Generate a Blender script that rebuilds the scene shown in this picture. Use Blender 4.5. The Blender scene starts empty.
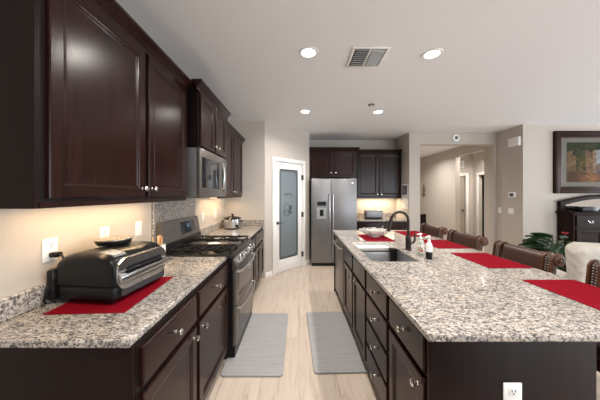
import bpy, bmesh, math, random
from mathutils import Vector, Matrix
PI = math.pi
S = bpy.context.scene
COL = S.collection

# ------------------------------------------------------------------ camera, world, exposure
cd = bpy.data.cameras.new('camera')
cam = bpy.data.objects.new('camera', cd)
COL.objects.link(cam)
cam.location = (0, 0, 1.465)
cam.rotation_euler = (PI/2, 0, 0)
cd.sensor_width = 36.0
cd.lens = 236.0*36.0/600.0
cd.shift_x = 1.0/600.0
cd.shift_y = -6.0/600.0
cd.clip_start = 0.02
S.camera = cam

W = bpy.data.worlds.new('daylight')
S.world = W
W.use_nodes = True
W.node_tree.nodes['Background'].inputs[0].default_value = (0.88, 0.94, 1.0, 1)
W.node_tree.nodes['Background'].inputs[1].default_value = 1.0
S.view_settings.view_transform = 'Standard'
S.view_settings.look = 'None'
S.view_settings.exposure = 0.14
S.view_settings.gamma = 1.0

# lamps outside three added, unseen windows, put in to light the room
def added_window_light(loc, rot, w, h, power):
    ld = bpy.data.lights.new('added_daylight_lamp', 'AREA')
    ld.shape = 'RECTANGLE'; ld.size = w; ld.size_y = h; ld.energy = power; ld.color = (0.87, 0.935, 1.0)
    o = bpy.data.objects.new('added_daylight_lamp', ld); COL.objects.link(o)
    o.location = loc; o.rotation_euler = rot
added_window_light((9.1, 3.15, 1.4), (0, PI/2, 0), 2.0, 1.9, 150)
added_window_light((9.1, -1.05, 1.4), (0, PI/2, 0), 2.0, 2.5, 160)
added_window_light((4.6, -3.3, 1.25), (PI/2, 0, 0), 4.4, 2.3, 185)

# ------------------------------------------------------------------ materials
def mat(name, col=(0.8, 0.8, 0.8), rough=0.5, metal=0.0, **kw):
    m = bpy.data.materials.new(name)
    m.use_nodes = True
    b = m.node_tree.nodes['Principled BSDF']
    b.inputs['Base Color'].default_value = (*col, 1)
    b.inputs['Roughness'].default_value = rough
    b.inputs['Metallic'].default_value = metal
    for k, v in kw.items():
        b.inputs[k.replace('_', ' ')].default_value = v
    return m

class NT:
    def __init__(s, m):
        s.t = m.node_tree
        s.b = s.t.nodes['Principled BSDF']
    def n(s, typ, **props):
        x = s.t.nodes.new(typ)
        for k, v in props.items():
            setattr(x, k, v)
        return x
    def l(s, a, b):
        s.t.links.new(a, b)
    def coords(s, scale=(1, 1, 1), rot=(0, 0, 0), kind='Object'):
        tc = s.n('ShaderNodeTexCoord')
        mp = s.n('ShaderNodeMapping')
        mp.inputs['Scale'].default_value = scale
        mp.inputs['Rotation'].default_value = rot
        s.l(tc.outputs[kind], mp.inputs['Vector'])
        return mp.outputs['Vector']
    def noise(s, vec, scale, detail=4, rough=0.5, dist=0.0):
        x = s.n('ShaderNodeTexNoise')
        x.inputs['Scale'].default_value = scale
        x.inputs['Detail'].default_value = detail
        x.inputs['Roughness'].default_value = rough
        x.inputs['Distortion'].default_value = dist
        s.l(vec, x.inputs['Vector'])
        return x.outputs['Fac']
    def ramp(s, fac, stops, interp='LINEAR'):
        r = s.n('ShaderNodeValToRGB')
        r.color_ramp.interpolation = interp
        e = r.color_ramp.elements
        while len(e) < len(stops):
            e.new(0.5)
        for i, (p, c) in enumerate(stops):
            e[i].position = p
            e[i].color = (*c, 1) if len(c) == 3 else c
        s.l(fac, r.inputs['Fac'])
        return r.outputs['Color']
    def mix(s, fac, a, b, mode='MIX'):
        x = s.n('ShaderNodeMix', data_type='RGBA', blend_type=mode)
        for sock, v in ((x.inputs['Factor'], fac), (x.inputs['A'], a), (x.inputs['B'], b)):
            pass
        def put(sock, v):
            if hasattr(v, 'links'):
                s.l(v, sock)
            elif isinstance(v, tuple):
                sock.default_value = (*v, 1)
            else:
                sock.default_value = v
        put(x.inputs[0], fac)
        put(x.inputs[6], a)
        put(x.inputs[7], b)
        return x.outputs[2]
    def bump(s, h, strength=0.2, dist=0.01):
        x = s.n('ShaderNodeBump')
        x.inputs['Strength'].default_value = strength
        x.inputs['Distance'].default_value = dist
        s.l(h, x.inputs['Height'])
        s.l(x.outputs['Normal'], s.b.inputs['Normal'])

def wood_mat(name, c0, c1, rough, grain=(30, 30, 1.6), spec=0.3):
    m = mat(name, c0, rough)
    m.node_tree.nodes['Principled BSDF'].inputs['Specular IOR Level'].default_value = spec
    t = NT(m)
    f = t.noise(t.coords(grain), 1.0, 5, 0.6, 0.4)
    t.l(t.ramp(f, [(0.3, c0), (0.7, c1)]), t.b.inputs['Base Color'])
    return m

def granite_mat():
    m = mat('granite', rough=0.12)
    t = NT(m)
    v = t.coords((1.0, 1.9, 1.4), (0.2, 0.1, 0.75))
    big = t.noise(v, 7, 5, 0.62, 0.5)
    mid = t.noise(v, 50, 6, 0.66, 0.8)
    fine = t.noise(t.coords((1, 1.7, 1), (0.5, 0.3, 0.75)), 95, 5, 0.62, 0.4)
    base = t.ramp(mid, [(0.365, (0.06, 0.058, 0.06)), (0.435, (0.165, 0.158, 0.157)), (0.49, (0.37, 0.345, 0.32)), (0.56, (0.51, 0.475, 0.43)), (0.75, (0.57, 0.54, 0.50))])
    tint = t.ramp(big, [(0.36, (0.72, 0.71, 0.71)), (0.5, (0.98, 0.96, 0.94)), (0.64, (1.0, 0.93, 0.86))])
    c = t.mix(1.0, base, tint, 'MULTIPLY')
    sp = t.ramp(fine, [(0.39, (1, 1, 1)), (0.46, (0, 0, 0))])
    c = t.mix(sp, c, (0.07, 0.062, 0.06))
    t.l(c, t.b.inputs['Base Color'])
    return m

def wall_mat(name, col):
    m = mat(name, col, 0.85)
    t = NT(m)
    t.bump(t.noise(t.coords(), 120, 3, 0.5), 0.22, 0.004)
    return m

def floor_mat():
    m = mat('plank_tile', rough=0.33)
    t = NT(m)
    v = t.coords((1, 1, 1), (0, 0, PI/2))
    br = t.n('ShaderNodeTexBrick')
    br.offset = 0.37
    br.inputs['Scale'].default_value = 1.0
    br.inputs['Brick Width'].default_value = 1.2
    br.inputs['Row Height'].default_value = 0.3
    br.inputs['Mortar Size'].default_value = 0.0022
    br.inputs['Mortar Smooth'].default_value = 0.1
    br.inputs['Color1'].default_value = (0.545, 0.455, 0.38, 1)
    br.inputs['Color2'].default_value = (0.61, 0.52, 0.445, 1)
    br.inputs['Mortar'].default_value = (0.40, 0.33, 0.275, 1)
    t.l(v, br.inputs['Vector'])
    g = t.noise(t.coords((9, 0.9, 1)), 2.2, 7, 0.66, 1.2)
    gr = t.ramp(g, [(0.28, (0.66, 0.60, 0.54)), (0.45, (0.93, 0.91, 0.89)), (0.7, (1.04, 1.04, 1.04))])
    c = t.mix(1.0, br.outputs['Color'], gr, 'MULTIPLY')
    t.l(c, t.b.inputs['Base Color'])
    return m

def brushed(name, col, rough, metal=0.85, stretch=(2, 2, 200)):
    m = mat(name, col, rough, metal)
    t = NT(m)
    f = t.noise(t.coords(stretch), 1.0, 2, 0.5)
    t.l(t.ramp(f, [(0.3, tuple(c*0.92 for c in col)), (0.7, tuple(min(1, c*1.06) for c in col))]), t.b.inputs['Base Color'])
    return m

def fabric(name, col, scale=500, rough=0.9, var=0.85):
    m = mat(name, col, rough, Specular_IOR_Level=0.08)
    t = NT(m)
    f = t.noise(t.coords(), scale, 2, 0.6)
    t.l(t.ramp(f, [(0.3, tuple(c*var for c in col)), (0.7, col)]), t.b.inputs['Base Color'])
    t.bump(f, 0.3, 0.002)
    return m

def emit(name, col, strength):
    m = mat(name, col, 0.5)
    b = m.node_tree.nodes['Principled BSDF']
    b.inputs['Emission Color'].default_value = (*col, 1)
    b.inputs['Emission Strength'].default_value = strength
    return m

M = {}
M['espresso'] = wood_mat('espresso_wood', (0.010, 0.0037, 0.0033), (0.025, 0.0074, 0.006), 0.24, spec=0.23)
M['espresso_matte'] = wood_mat('espresso_panel', (0.011, 0.006, 0.0055), (0.017, 0.009, 0.008), 0.42, spec=0.12)
M['frame_dark'] = wood_mat('espresso_frame', (0.006, 0.0033, 0.003), (0.009, 0.005, 0.0045), 0.4)
M['granite'] = granite_mat()
M['wall'] = wall_mat('beige_paint', (0.505, 0.46, 0.41))
M['ceiling'] = wall_mat('ceiling_paint', (0.83, 0.835, 0.855))
M['floor'] = floor_mat()
M['white'] = mat('white_paint', (0.80, 0.79, 0.77), 0.4)
M['plastic_white'] = mat('white_plastic', (0.85, 0.85, 0.84), 0.35)
M['slot'] = mat('dark_slot', (0.03, 0.03, 0.03), 0.5)
M['nickel'] = brushed('satin_nickel', (0.85, 0.84, 0.82), 0.2, 1.0)
M['slate'] = brushed('slate_steel', (0.235, 0.235, 0.24), 0.4, 0.75)
M['slate_warm'] = brushed('slate_oven_steel', (0.20, 0.18, 0.165), 0.33, 0.75, (2, 200, 2))
M['steel'] = brushed('stainless', (0.62, 0.62, 0.63), 0.25, 1.0)
M['sinksteel'] = brushed('sink_steel', (0.42, 0.43, 0.44), 0.38, 0.7)
M['black_gloss'] = mat('black_glass', (0.012, 0.012, 0.014), 0.06)
M['black'] = mat('black_plastic', (0.008, 0.008, 0.0085), 0.3, Specular_IOR_Level=0.22)
M['cook_enamel'] = mat('cooktop_enamel', (0.04, 0.036, 0.033), 0.3, 0.4)
M['iron'] = mat('cast_iron', (0.010, 0.010, 0.010), 0.6, Specular_IOR_Level=0.15)
M['bronze'] = mat('oil_rubbed_bronze', (0.035, 0.026, 0.022), 0.3, 0.6)
M['red'] = fabric('red_cloth', (0.195, 0.001, 0.009), 700)
M['leather'] = mat('brown_leather', (0.050, 0.022, 0.015), 0.38)
_t = NT(M['leather']); _t.bump(_t.noise(_t.coords(), 160, 3), 0.15, 0.002)
M['stoolwood'] = wood_mat('carved_copper_wood', (0.05, 0.02, 0.011), (0.11, 0.045, 0.024), 0.38)
M['stooldark'] = wood_mat('dark_stool_wood', (0.035, 0.014, 0.009), (0.07, 0.028, 0.016), 0.35)
M['antique_nail'] = mat('antique_nail', (0.18, 0.165, 0.15), 0.45, 0.8)
M['matgrey'] = fabric('grey_mat', (0.335, 0.33, 0.335), 300, 0.7, 0.9)
_t = NT(M['matgrey']); _t.l(_t.ramp(_t.noise(_t.coords((1.2, 22, 1)), 2.0, 5, 0.6), [(0.3, (0.305, 0.30, 0.305)), (0.7, (0.36, 0.355, 0.36))]), _t.b.inputs['Base Color'])
M['darkwood'] = wood_mat('mahogany', (0.008, 0.004, 0.0035), (0.022, 0.008, 0.006), 0.42, spec=0.1)
M['mirror'] = mat('mirror_glass', (0.85, 0.85, 0.85), 0.02, 1.0)
M['lens'] = emit('lamp_lens', (1.0, 0.95, 0.88), 9.0)
M['strip'] = emit('led_strip', (1.0, 0.78, 0.5), 5.0)
M['leaf'] = mat('leaf_green', (0.03, 0.08, 0.025), 0.4)
_t = NT(M['leaf']); _t.l(_t.ramp(_t.noise(_t.coords(), 6, 2), [(0.3, (0.012, 0.035, 0.012)), (0.7, (0.035, 0.085, 0.028))]), _t.b.inputs['Base Color'])
M['duct_grey'] = mat('duct_grey', (0.10, 0.095, 0.09), 0.7)
M['old_gold'] = mat('old_gold', (0.26, 0.18, 0.10), 0.4, 0.4)
M['tray_white'] = mat('tray_white', (0.52, 0.51, 0.49), 0.45)
M['pot'] = mat('brown_pot', (0.20, 0.10, 0.055), 0.45)
M['soil'] = mat('soil', (0.03, 0.02, 0.015), 0.9)
M['flower'] = mat('red_flower', (0.6, 0.03, 0.03), 0.4)
M['glass'] = mat('crystal', (0.95, 0.95, 0.95), 0.12, Transmission_Weight=0.85, IOR=1.45)
M['frost'] = mat('frosted_glass', (0.165, 0.197, 0.215), 0.4, Transmission_Weight=0.1)
M['etch'] = mat('etched_line', (0.05, 0.06, 0.068), 0.5)
M['canvas_frame'] = wood_mat('picture_frame_wood', (0.016, 0.007, 0.005), (0.036, 0.015, 0.009), 0.42, spec=0.1)
M['mount'] = mat('grey_mount', (0.155, 0.147, 0.128), 0.8, Specular_IOR_Level=0.1)
M['lid_reflection'] = mat('lid_warm_reflection', (0.34, 0.29, 0.235), 0.25, 0.6)  # warm light mirrored in the metal lid, put into its colour
M['tan_wood'] = wood_mat('tan_wood', (0.55, 0.33, 0.16), (0.72, 0.47, 0.25), 0.5)
M['door_taupe'] = mat('taupe_door', (0.36, 0.31, 0.26), 0.5)
M['unlit_room'] = mat('unlit_room_shade', (0.05, 0.045, 0.04), 0.8)  # darkness of the unlit room put into the wall colour
M['screen'] = emit('display_blue', (0.06, 0.12, 0.18), 0.12)

def quilt_mat():
    m = mat('cream_quilt', (0.56, 0.52, 0.46), 0.85)
    t = NT(m)
    def wave(rot):
        w = t.n('ShaderNodeTexWave', wave_type='BANDS', wave_profile='SIN')
        w.inputs['Scale'].default_value = 4.2
        t.l(t.coords((1, 1, 1), rot), w.inputs['Vector'])
        return w.outputs['Fac']
    mx = t.n('ShaderNodeMath', operation='MINIMUM')
    t.l(wave((0, PI/4, 0.4)), mx.inputs[0])
    t.l(wave((0, -PI/4, -0.4)), mx.inputs[1])
    t.bump(mx.outputs[0], 0.35, 0.012)
    return m
M['quilt'] = quilt_mat()

def attr_mat(name, rough):
    m = mat(name, rough=rough, Specular_IOR_Level=0.08)
    t = NT(m)
    a = t.n('ShaderNodeAttribute', attribute_name='paint')
    t.l(a.outputs['Color'], t.b.inputs['Base Color'])
    return m
M['paint'] = attr_mat('oil_paint', 0.6)

# ------------------------------------------------------------------ mesh builder
class MB:
    def __init__(s):
        s.bm = bmesh.new()
    def box(s, x0, x1, y0, y1, z0, z1, bev=0.0, seg=2, mtx=None):
        r = bmesh.ops.create_cube(s.bm, size=1.0)
        vs = r['verts']
        bmesh.ops.scale(s.bm, vec=(abs(x1-x0), abs(y1-y0), abs(z1-z0)), verts=vs)
        bmesh.ops.translate(s.bm, vec=((x0+x1)/2, (y0+y1)/2, (z0+z1)/2), verts=vs)
        if bev > 0:
            es = list({e for v in vs for e in v.link_edges})
            rr = bmesh.ops.bevel(s.bm, geom=es, offset=bev, segments=seg, profile=0.5, affect='EDGES')
            vs = list({v for v in rr['verts']} | {v for v in vs if v.is_valid})
        if mtx is not None:
            bmesh.ops.transform(s.bm, matrix=mtx, verts=vs)
        return s
    def lathe(s, prof, seg=24, mtx=None, cap=True, wob=None):
        rings = []
        new = []
        for r, z in prof:
            ring = []
            for k in range(seg):
                a = 2*PI*k/seg
                rr = r if wob is None else r*wob(a, z)
                v = s.bm.verts.new((rr*math.cos(a), rr*math.sin(a), z))
                ring.append(v); new.append(v)
            rings.append(ring)
        for i in range(len(rings)-1):
            for k in range(seg):
                a, b = rings[i], rings[i+1]
                s.bm.faces.new((a[k], a[(k+1) % seg], b[(k+1) % seg], b[k]))
        if cap:
            s.bm.faces.new(list(reversed(rings[0])))
            s.bm.faces.new(rings[-1])
        if mtx is not None:
            bmesh.ops.transform(s.bm, matrix=mtx, verts=new)
        return s
    def cyl(s, p0, p1, r, r1=None, seg=16):
        p0, p1 = Vector(p0), Vector(p1)
        d = p1-p0
        m = Matrix.Translation(p0) @ d.to_track_quat('Z', 'Y').to_matrix().to_4x4()
        return s.lathe([(r, 0), (r if r1 is None else r1, d.length)], seg, m)
    def tube(s, pts, r, seg=10, rads=None):
        pts = [Vector(p) for p in pts]
        n = len(pts)
        tans = [(pts[min(i+1, n-1)]-pts[max(i-1, 0)]).normalized() for i in range(n)]
        up = Vector((0, 0, 1)) if abs(tans[0].z) < 0.9 else Vector((1, 0, 0))
        nrm = tans[0].cross(up).normalized()
        rings = []
        for i in range(n):
            t = tans[i]
            nrm = (nrm - t*nrm.dot(t)).normalized()
            bn = t.cross(nrm)
            rr = rads[i] if rads else r
            rings.append([s.bm.verts.new(pts[i]+nrm*(rr*math.cos(2*PI*k/seg))+bn*(rr*math.sin(2*PI*k/seg))) for k in range(seg)])
        for i in range(n-1):
            for k in range(seg):
                a, b = rings[i], rings[i+1]
                s.bm.faces.new((a[k], a[(k+1) % seg], b[(k+1) % seg], b[k]))
        s.bm.faces.new(list(reversed(rings[0])))
        s.bm.faces.new(rings[-1])
        return s
    def prism(s, poly, axis, a0, a1):
        """extrude polygon along axis 'x','y','z'; poly in the two other axes in order"""
        def P(u, v, w):
            return {'x': (w, u, v), 'y': (u, w, v), 'z': (u, v, w)}[axis]
        A = [s.bm.verts.new(P(u, v, a0)) for u, v in poly]
        B = [s.bm.verts.new(P(u, v, a1)) for u, v in poly]
        n = len(poly)
        s.bm.faces.new(A); s.bm.faces.new(list(reversed(B)))
        for i in range(n):
            s.bm.faces.new((A[i], B[i], B[(i+1) % n], A[(i+1) % n]))
        return s
    def rings_panel(s, x0, x1, z0, z1, rings, yoff=0.0):
        """door / drawer front: rectangle rings (inset, y) from the back outer edge inwards"""
        prev = None
        for ins, y in rings:
            r = [s.bm.verts.new((x, y+yoff, z)) for x, z in ((x0+ins, z0+ins), (x1-ins, z0+ins), (x1-ins, z1-ins), (x0+ins, z1-ins))]
            if prev is None:
                s.bm.faces.new(list(reversed(r)))
            else:
                for k in range(4):
                    s.bm.faces.new((prev[k], prev[(k+1) % 4], r[(k+1) % 4], r[k]))
            prev = r
        s.bm.faces.new(prev)
        return s
    def grid(s, fn, nu, nv):
        vv = [[s.bm.verts.new(fn(i/nu, j/nv)) for j in range(nv+1)] for i in range(nu+1)]
        for i in range(nu):
            for j in range(nv):
                s.bm.faces.new((vv[i][j], vv[i+1][j], vv[i+1][j+1], vv[i][j+1]))
        return s
    def build(s, name, m, parent=None, smooth=True, bevel=0.0, solid=0.0, sub=0, fix=True):
        if fix:
            bmesh.ops.recalc_face_normals(s.bm, faces=s.bm.faces)
        me = bpy.data.meshes.new(name)
        s.bm.to_mesh(me); s.bm.free()
        o = bpy.data.objects.new(name, me)
        COL.objects.link(o)
        me.materials.append(M[m] if isinstance(m, str) else m)
        if smooth:
            try:
                me.set_sharp_from_angle(angle=math.radians(38))
            except Exception:
                pass
            for p in me.polygons:
                p.use_smooth = True
        if solid:
            md = o.modifiers.new('solid', 'SOLIDIFY'); md.thickness = solid; md.offset = 0
        if bevel:
            md = o.modifiers.new('bevel', 'BEVEL'); md.width = bevel; md.segments = 2; md.limit_method = 'ANGLE'; md.angle_limit = math.radians(40)
        if sub:
            md = o.modifiers.new('sub', 'SUBSURF'); md.levels = sub; md.render_levels = sub
        if parent is not None:
            o.parent = parent
        return o

def thing(name, label, cat, loc=(0, 0, 0), rz=0.0, group=None):
    o = bpy.data.objects.new(name, None)
    COL.objects.link(o)
    o.location = loc
    o.rotation_euler = (0, 0, rz)
    o.empty_display_size = 0.05
    o['label'] = label; o['category'] = cat
    if group:
        o['group'] = group
    return o
def tag(o, label, cat, group=None):
    o['label'] = label; o['category'] = cat
    if group:
        o['group'] = group
    return o
def struct(o):
    o['kind'] = 'structure'
    return o
def dup(root, loc, rz, label):
    def cp(o, par):
        c = o.copy(); COL.objects.link(c); c.parent = par
        for ch in [x for x in allobj if x.parent == o]:
            cp(ch, c)
        return c
    allobj = list(COL.objects)
    r = root.copy(); COL.objects.link(r)
    r.location = loc; r.rotation_euler = (0, 0, rz); r['label'] = label
    for ch in [x for x in allobj if x.parent == root]:
        cp(ch, r)
    return r
def text(name, body, size, m, loc, rot, parent=None, ext=0.0004, align='CENTER'):
    c = bpy.data.curves.new(name, 'FONT')
    c.body = body; c.size = size; c.extrude = ext; c.align_x = align; c.align_y = 'CENTER'
    tmp = bpy.data.objects.new(name, c)
    COL.objects.link(tmp)
    bpy.context.view_layer.update()
    me = bpy.data.meshes.new_from_object(tmp.evaluated_get(bpy.context.evaluated_depsgraph_get()))
    bpy.data.objects.remove(tmp)
    o = bpy.data.objects.new(name, me)
    COL.objects.link(o)
    me.materials.clear(); me.materials.append(M[m])
    o.location = loc; o.rotation_euler = rot
    if parent is not None:
        o.parent = parent
    return o

# ------------------------------------------------------------------ the room
CEIL = 2.745
LX = -1.285          # left wall face
def wall(name, p0, p1, th=0.1, z0=0.0, z1=CEIL, holes=(), m='wall'):
    """wall along p0->p1 with its visible face on that line, body to the left-hand normal; holes = (t0, t1, zb, zt)"""
    p0, p1 = Vector(p0), Vector(p1)
    L = (p1-p0).length
    u = (p1-p0)/L
    nrm = Vector((-u.y, u.x))
    b = MB()
    mt = Matrix(((u.x, nrm.x, 0, p0.x), (u.y, nrm.y, 0, p0.y), (0, 0, 1, 0), (0, 0, 0, 1)))
    cur = 0.0
    for a, c, zb, zt in sorted(holes):
        if a > cur:
            b.box(cur, a, 0, th, z0, z1, mtx=mt)
        if zb > z0:
            b.box(a, c, 0, th, z0, zb, mtx=mt)
        if zt < z1:
            b.box(a, c, 0, th, zt, z1, mtx=mt)
        cur = c
    if cur < L:
        b.box(cur, L, 0, th, z0, z1, mtx=mt)
    return struct(b.build(name, m, smooth=False))

struct(MB().box(-1.6, 9.0, -3.2, 10.2, -0.1, 0.0).build('floor', 'floor', smooth=False))
struct(MB().box(-1.6, 9.0, -3.2, 10.2, CEIL, CEIL+0.1).build('ceiling', 'ceiling', smooth=False))
wall('wall_left', (LX, -3.0), (LX, 5.7))
wall('wall_far_left', (LX, 4.1), (-0.595, 4.1))
PA, PB = Vector((-0.595, 4.1)), Vector((0.215, 4.95))
PL = (PB-PA).length
PU = (PB-PA)/PL
D0, D1 = 0.228, 0.968           # door opening along the pantry wall
wall('wall_pantry', PA, PB, holes=((D0, D1, 0.0, 2.07),))
wall('wall_alcove_left', (0.215, 4.95), (0.215, 5.61))
wall('wall_back', (0.115, 5.61), (2.30, 5.61))
wall('wall_alcove_right', (2.30, 5.71), (2.30, 5.05), th=0.13)
wall('wall_hall', (2.30, 4.92), (4.11, 4.92), th=0.13, holes=((0.225, 1.765, 0.0, 2.5),))
wall('wall_return', (4.11, 4.92), (4.11, 4.43), th=0.1)
wall('wall_right', (4.11, 4.33), (8.8, 4.33))
wall('wall_dining', (8.8, 4.33), (8.8, -3.0), holes=((0.23, 2.13, 0.4, 2.4), (4.13, 6.63, 0.4, 2.4)))
wall('wall_rear', (8.8, -3.0), (LX, -3.0), holes=((2.0, 6.4, 0.05, 2.4),))
def window_frame(name, p, ax, w, z0, z1, n):
    """white frame with n-1 mullions filling an opening that starts at p and runs along axis ax"""
    b = MB()
    def bar(a0, a1, q0, q1):
        if ax == 'y':
            b.box(p[0]+0.03, p[0]+0.08, p[1]+a0, p[1]+a1, q0, q1)
        else:
            b.box(p[0]+a0, p[0]+a1, p[1]-0.08, p[1]-0.03, q0, q1)
    for k in range(n+1):
        a = k*(w-0.05)/n
        bar(a, a+0.05, z0, z1)
    bar(0.05, w-0.05, z0, z0+0.05); bar(0.05, w-0.05, z1-0.05, z1)
    return struct(b.build(name, 'white', smooth=False))
window_frame('added_window_1', (8.8, 2.20), 'y', 1.9, 0.4, 2.4, 2)  # frames of the added windows, out of view, for the daylight lamps
window_frame('added_window_2', (8.8, -2.30), 'y', 2.5, 0.4, 2.4, 2)
window_frame('added_window_3', (2.4, -3.0), 'x', 4.4, 0.05, 2.4, 3)
# the hall beyond the opening
wall('wall_hall_left', (2.50, 5.05), (2.50, 9.0), th=0.06)
wall('wall_hall_end', (2.35, 9.0), (4.33, 9.0))
wall('wall_hall_right', (4.33, 9.0), (4.33, 5.05), th=0.12, holes=((9.0-6.53, 9.0-5.52, 0.0, 2.5),))
wall('wall_lobby_end', (4.45, 7.44), (5.49, 7.44), holes=((0.06, 0.80, 0.0, 2.04),))
wall('wall_lobby_right', (5.49, 7.44), (5.49, 5.2), holes=((0.235, 0.98, 0.0, 2.04),))
wall('wall_lobby_front', (5.59, 5.2), (4.45, 5.2))
wall('wall_closet', (6.6, 7.6), (6.6, 6.1), m='unlit_room')
wall('wall_closet_end', (5.6, 7.6), (6.6, 7.6), m='unlit_room')
wall('wall_closet_front', (6.6, 6.2), (5.6, 6.2), m='unlit_room')

def casing_mb(t0, t1, zt, w=0.065, d=0.02, face=-1):
    b = MB()
    b.box(t0-w, t0, face*d, 0, 0, zt+w, 0.004)
    b.box(t1, t1+w, face*d, 0, 0, zt+w, 0.004)
    b.box(t0, t1, face*d, 0, zt, zt+w, 0.004)
    return b
# pantry door (in the frame of the pantry wall)
pang = math.atan2(PU.y, PU.x)
pd = bpy.data.objects.new('door_1', None); COL.objects.link(pd)
pd.location = (PA.x, PA.y, 0); pd.rotation_euler = (0, 0, pang); struct(pd)
casing_mb(D0, D1, 2.07).build('door_casing', 'white', pd)
b = MB(); b.box(D0, D0+0.012, 0.0, 0.1, 0, 2.07); b.box(D1-0.012, D1, 0.0, 0.1, 0, 2.07); b.box(D0+.012, D1-.012, 0.0, 0.1, 2.058, 2.07)
b.build('door_jamb', 'white', pd, smooth=False)
dl, dr, db, dt = D0+0.015, D1-0.015, 0.012, 2.055
gl, gr, gb, gt = dl+0.105, dr-0.105, 0.24, dt-0.12
b = MB()
b.box(dl, gl, 0.01, 0.045, db, dt, 0.002); b.box(gr, dr, 0.01, 0.045, db, dt, 0.002)
b.box(gl, gr, 0.01, 0.045, db, gb, 0.002); b.box(gl, gr, 0.01, 0.045, gt, dt, 0.002)
b.build('door_leaf', 'white', pd)
gp = MB().box(gl, gr, 0.022, 0.034, gb, gt).build('glass_pane', 'frost', pd, smooth=False)
# etched border with notched corners, the word and the grape basket
def etch_loop(b, ins, w):
    n = 0.06
    x0, x1, z0, z1 = gl+ins, gr-ins, gb+ins, gt-ins
    pts = [(x0+n, z0), (x1-n, z0), (x1-n*.35, z0+n*.35), (x1, z0+n), (x1, z1-n), (x1-n*.35, z1-n*.35), (x1-n, z1), (x0+n, z1), (x0+n*.35, z1-n*.35), (x0, z1-n), (x0, z0+n), (x0+n*.35, z0+n*.35)]
    for i in range(len(pts)):
        p, q = pts[i], pts[(i+1) % len(pts)]
        b.cyl((p[0], 0.0215, p[1]), (q[0], 0.0215, q[1]), w, seg=6)
b = MB(); etch_loop(b, 0.040, 0.005); etch_loop(b, 0.014, 0.010)
b.build('etched_border', 'etch', pd)
gc = (gl+gr)/2
for i, ch in enumerate('Pantry'):
    a = (i-2.5)*0.19
    text('etched_letter', ch, 0.095, 'etch', (gc+0.19*math.sin(a), 0.0212, 1.30+0.19*math.cos(a)-0.02), (PI/2, a, 0), pd)
b = MB()
for k in range(3):                       # basket hoops
    b.tube([(gc-0.055+0.07*math.cos(t*2*PI/20), 0.0212, 1.11+(0.05-0.012*k)*math.sin(t*2*PI/20)*1.2-0.012*k) for t in range(21)], 0.0045, 6)
b.tube([(gc-0.055+0.075*math.cos(t*PI/12), 0.0212, 1.15+0.13*math.sin(t*PI/12)) for t in range(13)], 0.005, 6)
rnd = random.Random(4)
for k in range(22):                      # grapes
    r = rnd.uniform(0, 0.06)
    a = rnd.uniform(0, 2*PI)
    cx, cz = gc+0.045+r*math.cos(a)*0.7, 1.17+r*math.sin(a)*1.5
    b.tube([(cx+0.012*math.cos(t*PI/5), 0.0212, cz+0.012*math.sin(t*PI/5)) for t in range(11)], 0.0036, 5)
b.build('etched_basket', 'etch', pd)
b = MB()
b.lathe([(0.03, 0), (0.03, 0.008), (0.012, 0.012), (0.011, 0.035)], 18, Matrix.Translation((dl+0.06, 0.01, 0.93)) @ Matrix.Rotation(PI/2, 4, 'X'))
b.tube([(dl+0.06, -0.028, 0.93), (dl+0.10, -0.032, 0.932), (dl+0.165, -0.03, 0.928)], 0.009, 10, [0.011, 0.009, 0.007])
b.build('door_handle', 'slot', pd)
for z in (0.25, 1.05, 1.8):
    MB().box(dr-0.012, dr+0.022, -0.024, 0.01, z-0.05, z+0.05, 0.003).build('door_hinge', 'slot', pd)

def leafdoor(name, loc, rz, w, m, open_dark=False):
    o = bpy.data.objects.new(name, None); COL.objects.link(o); o.location = loc; o.rotation_euler = (0, 0, rz); struct(o)
    casing_mb(0, w, 2.04, 0.085).build('door_casing', 'white', o)
    if not open_dark:
        MB().box(0.005, w-0.005, 0.05, 0.09, 0.01, 2.03).build('door_leaf', m, o, smooth=False)
        MB().lathe([(0.028, 0), (0.028, 0.006), (0.01, 0.01), (0.01, 0.03), (0.026, 0.04), (0.026, 0.055), (0.01, 0.062)], 16,
                   Matrix.Translation((w-0.07, 0.05, 0.95)) @ Matrix.Rotation(PI/2, 4, 'X')).build('door_knob', 'slot', o)
    else:
        MB().box(0.0, 0.7, 0.13, 0.165, 0.01, 2.03, mtx=Matrix.Translation((w, 0.1, 0)) @ Matrix.Rotation(math.radians(82), 4, 'Z') @ Matrix.Translation((0, -0.1, 0))).build('door_leaf', m, o, smooth=False)
    return o
leafdoor('door_2', (4.51, 7.44, 0), 0, 0.74, 'door_taupe')
leafdoor('door_3', (5.49, 7.205, 0), -PI/2, 0.745, 'white', True)

def baseboard(name, p0, p1):
    p0, p1 = Vector(p0), Vector(p1)
    L = (p1-p0).length; u = (p1-p0)/L
    mt = Matrix(((u.x, -u.y, 0, p0.x), (u.y, u.x, 0, p0.y), (0, 0, 1, 0), (0, 0, 0, 1)))
    b = MB(); b.box(0, L, -0.014, 0, 0, 0.095, 0.004, mtx=mt)
    return struct(b.build(name, 'white'))
baseboard('baseboard_pantry_near', PA+PU*0.005, PA+PU*(D0-0.068))
baseboard('baseboard_pantry_far', PA+PU*(D1+0.068), PB)
baseboard('baseboard_hall_left', (2.31, 4.92), (2.52, 4.92))
baseboard('baseboard_return', (4.11, 4.90), (4.11, 4.335))
baseboard('baseboard_right', (4.115, 4.33), (8.7, 4.33))
baseboard('baseboard_hall', (4.33, 8.98), (4.33, 6.54))

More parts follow.
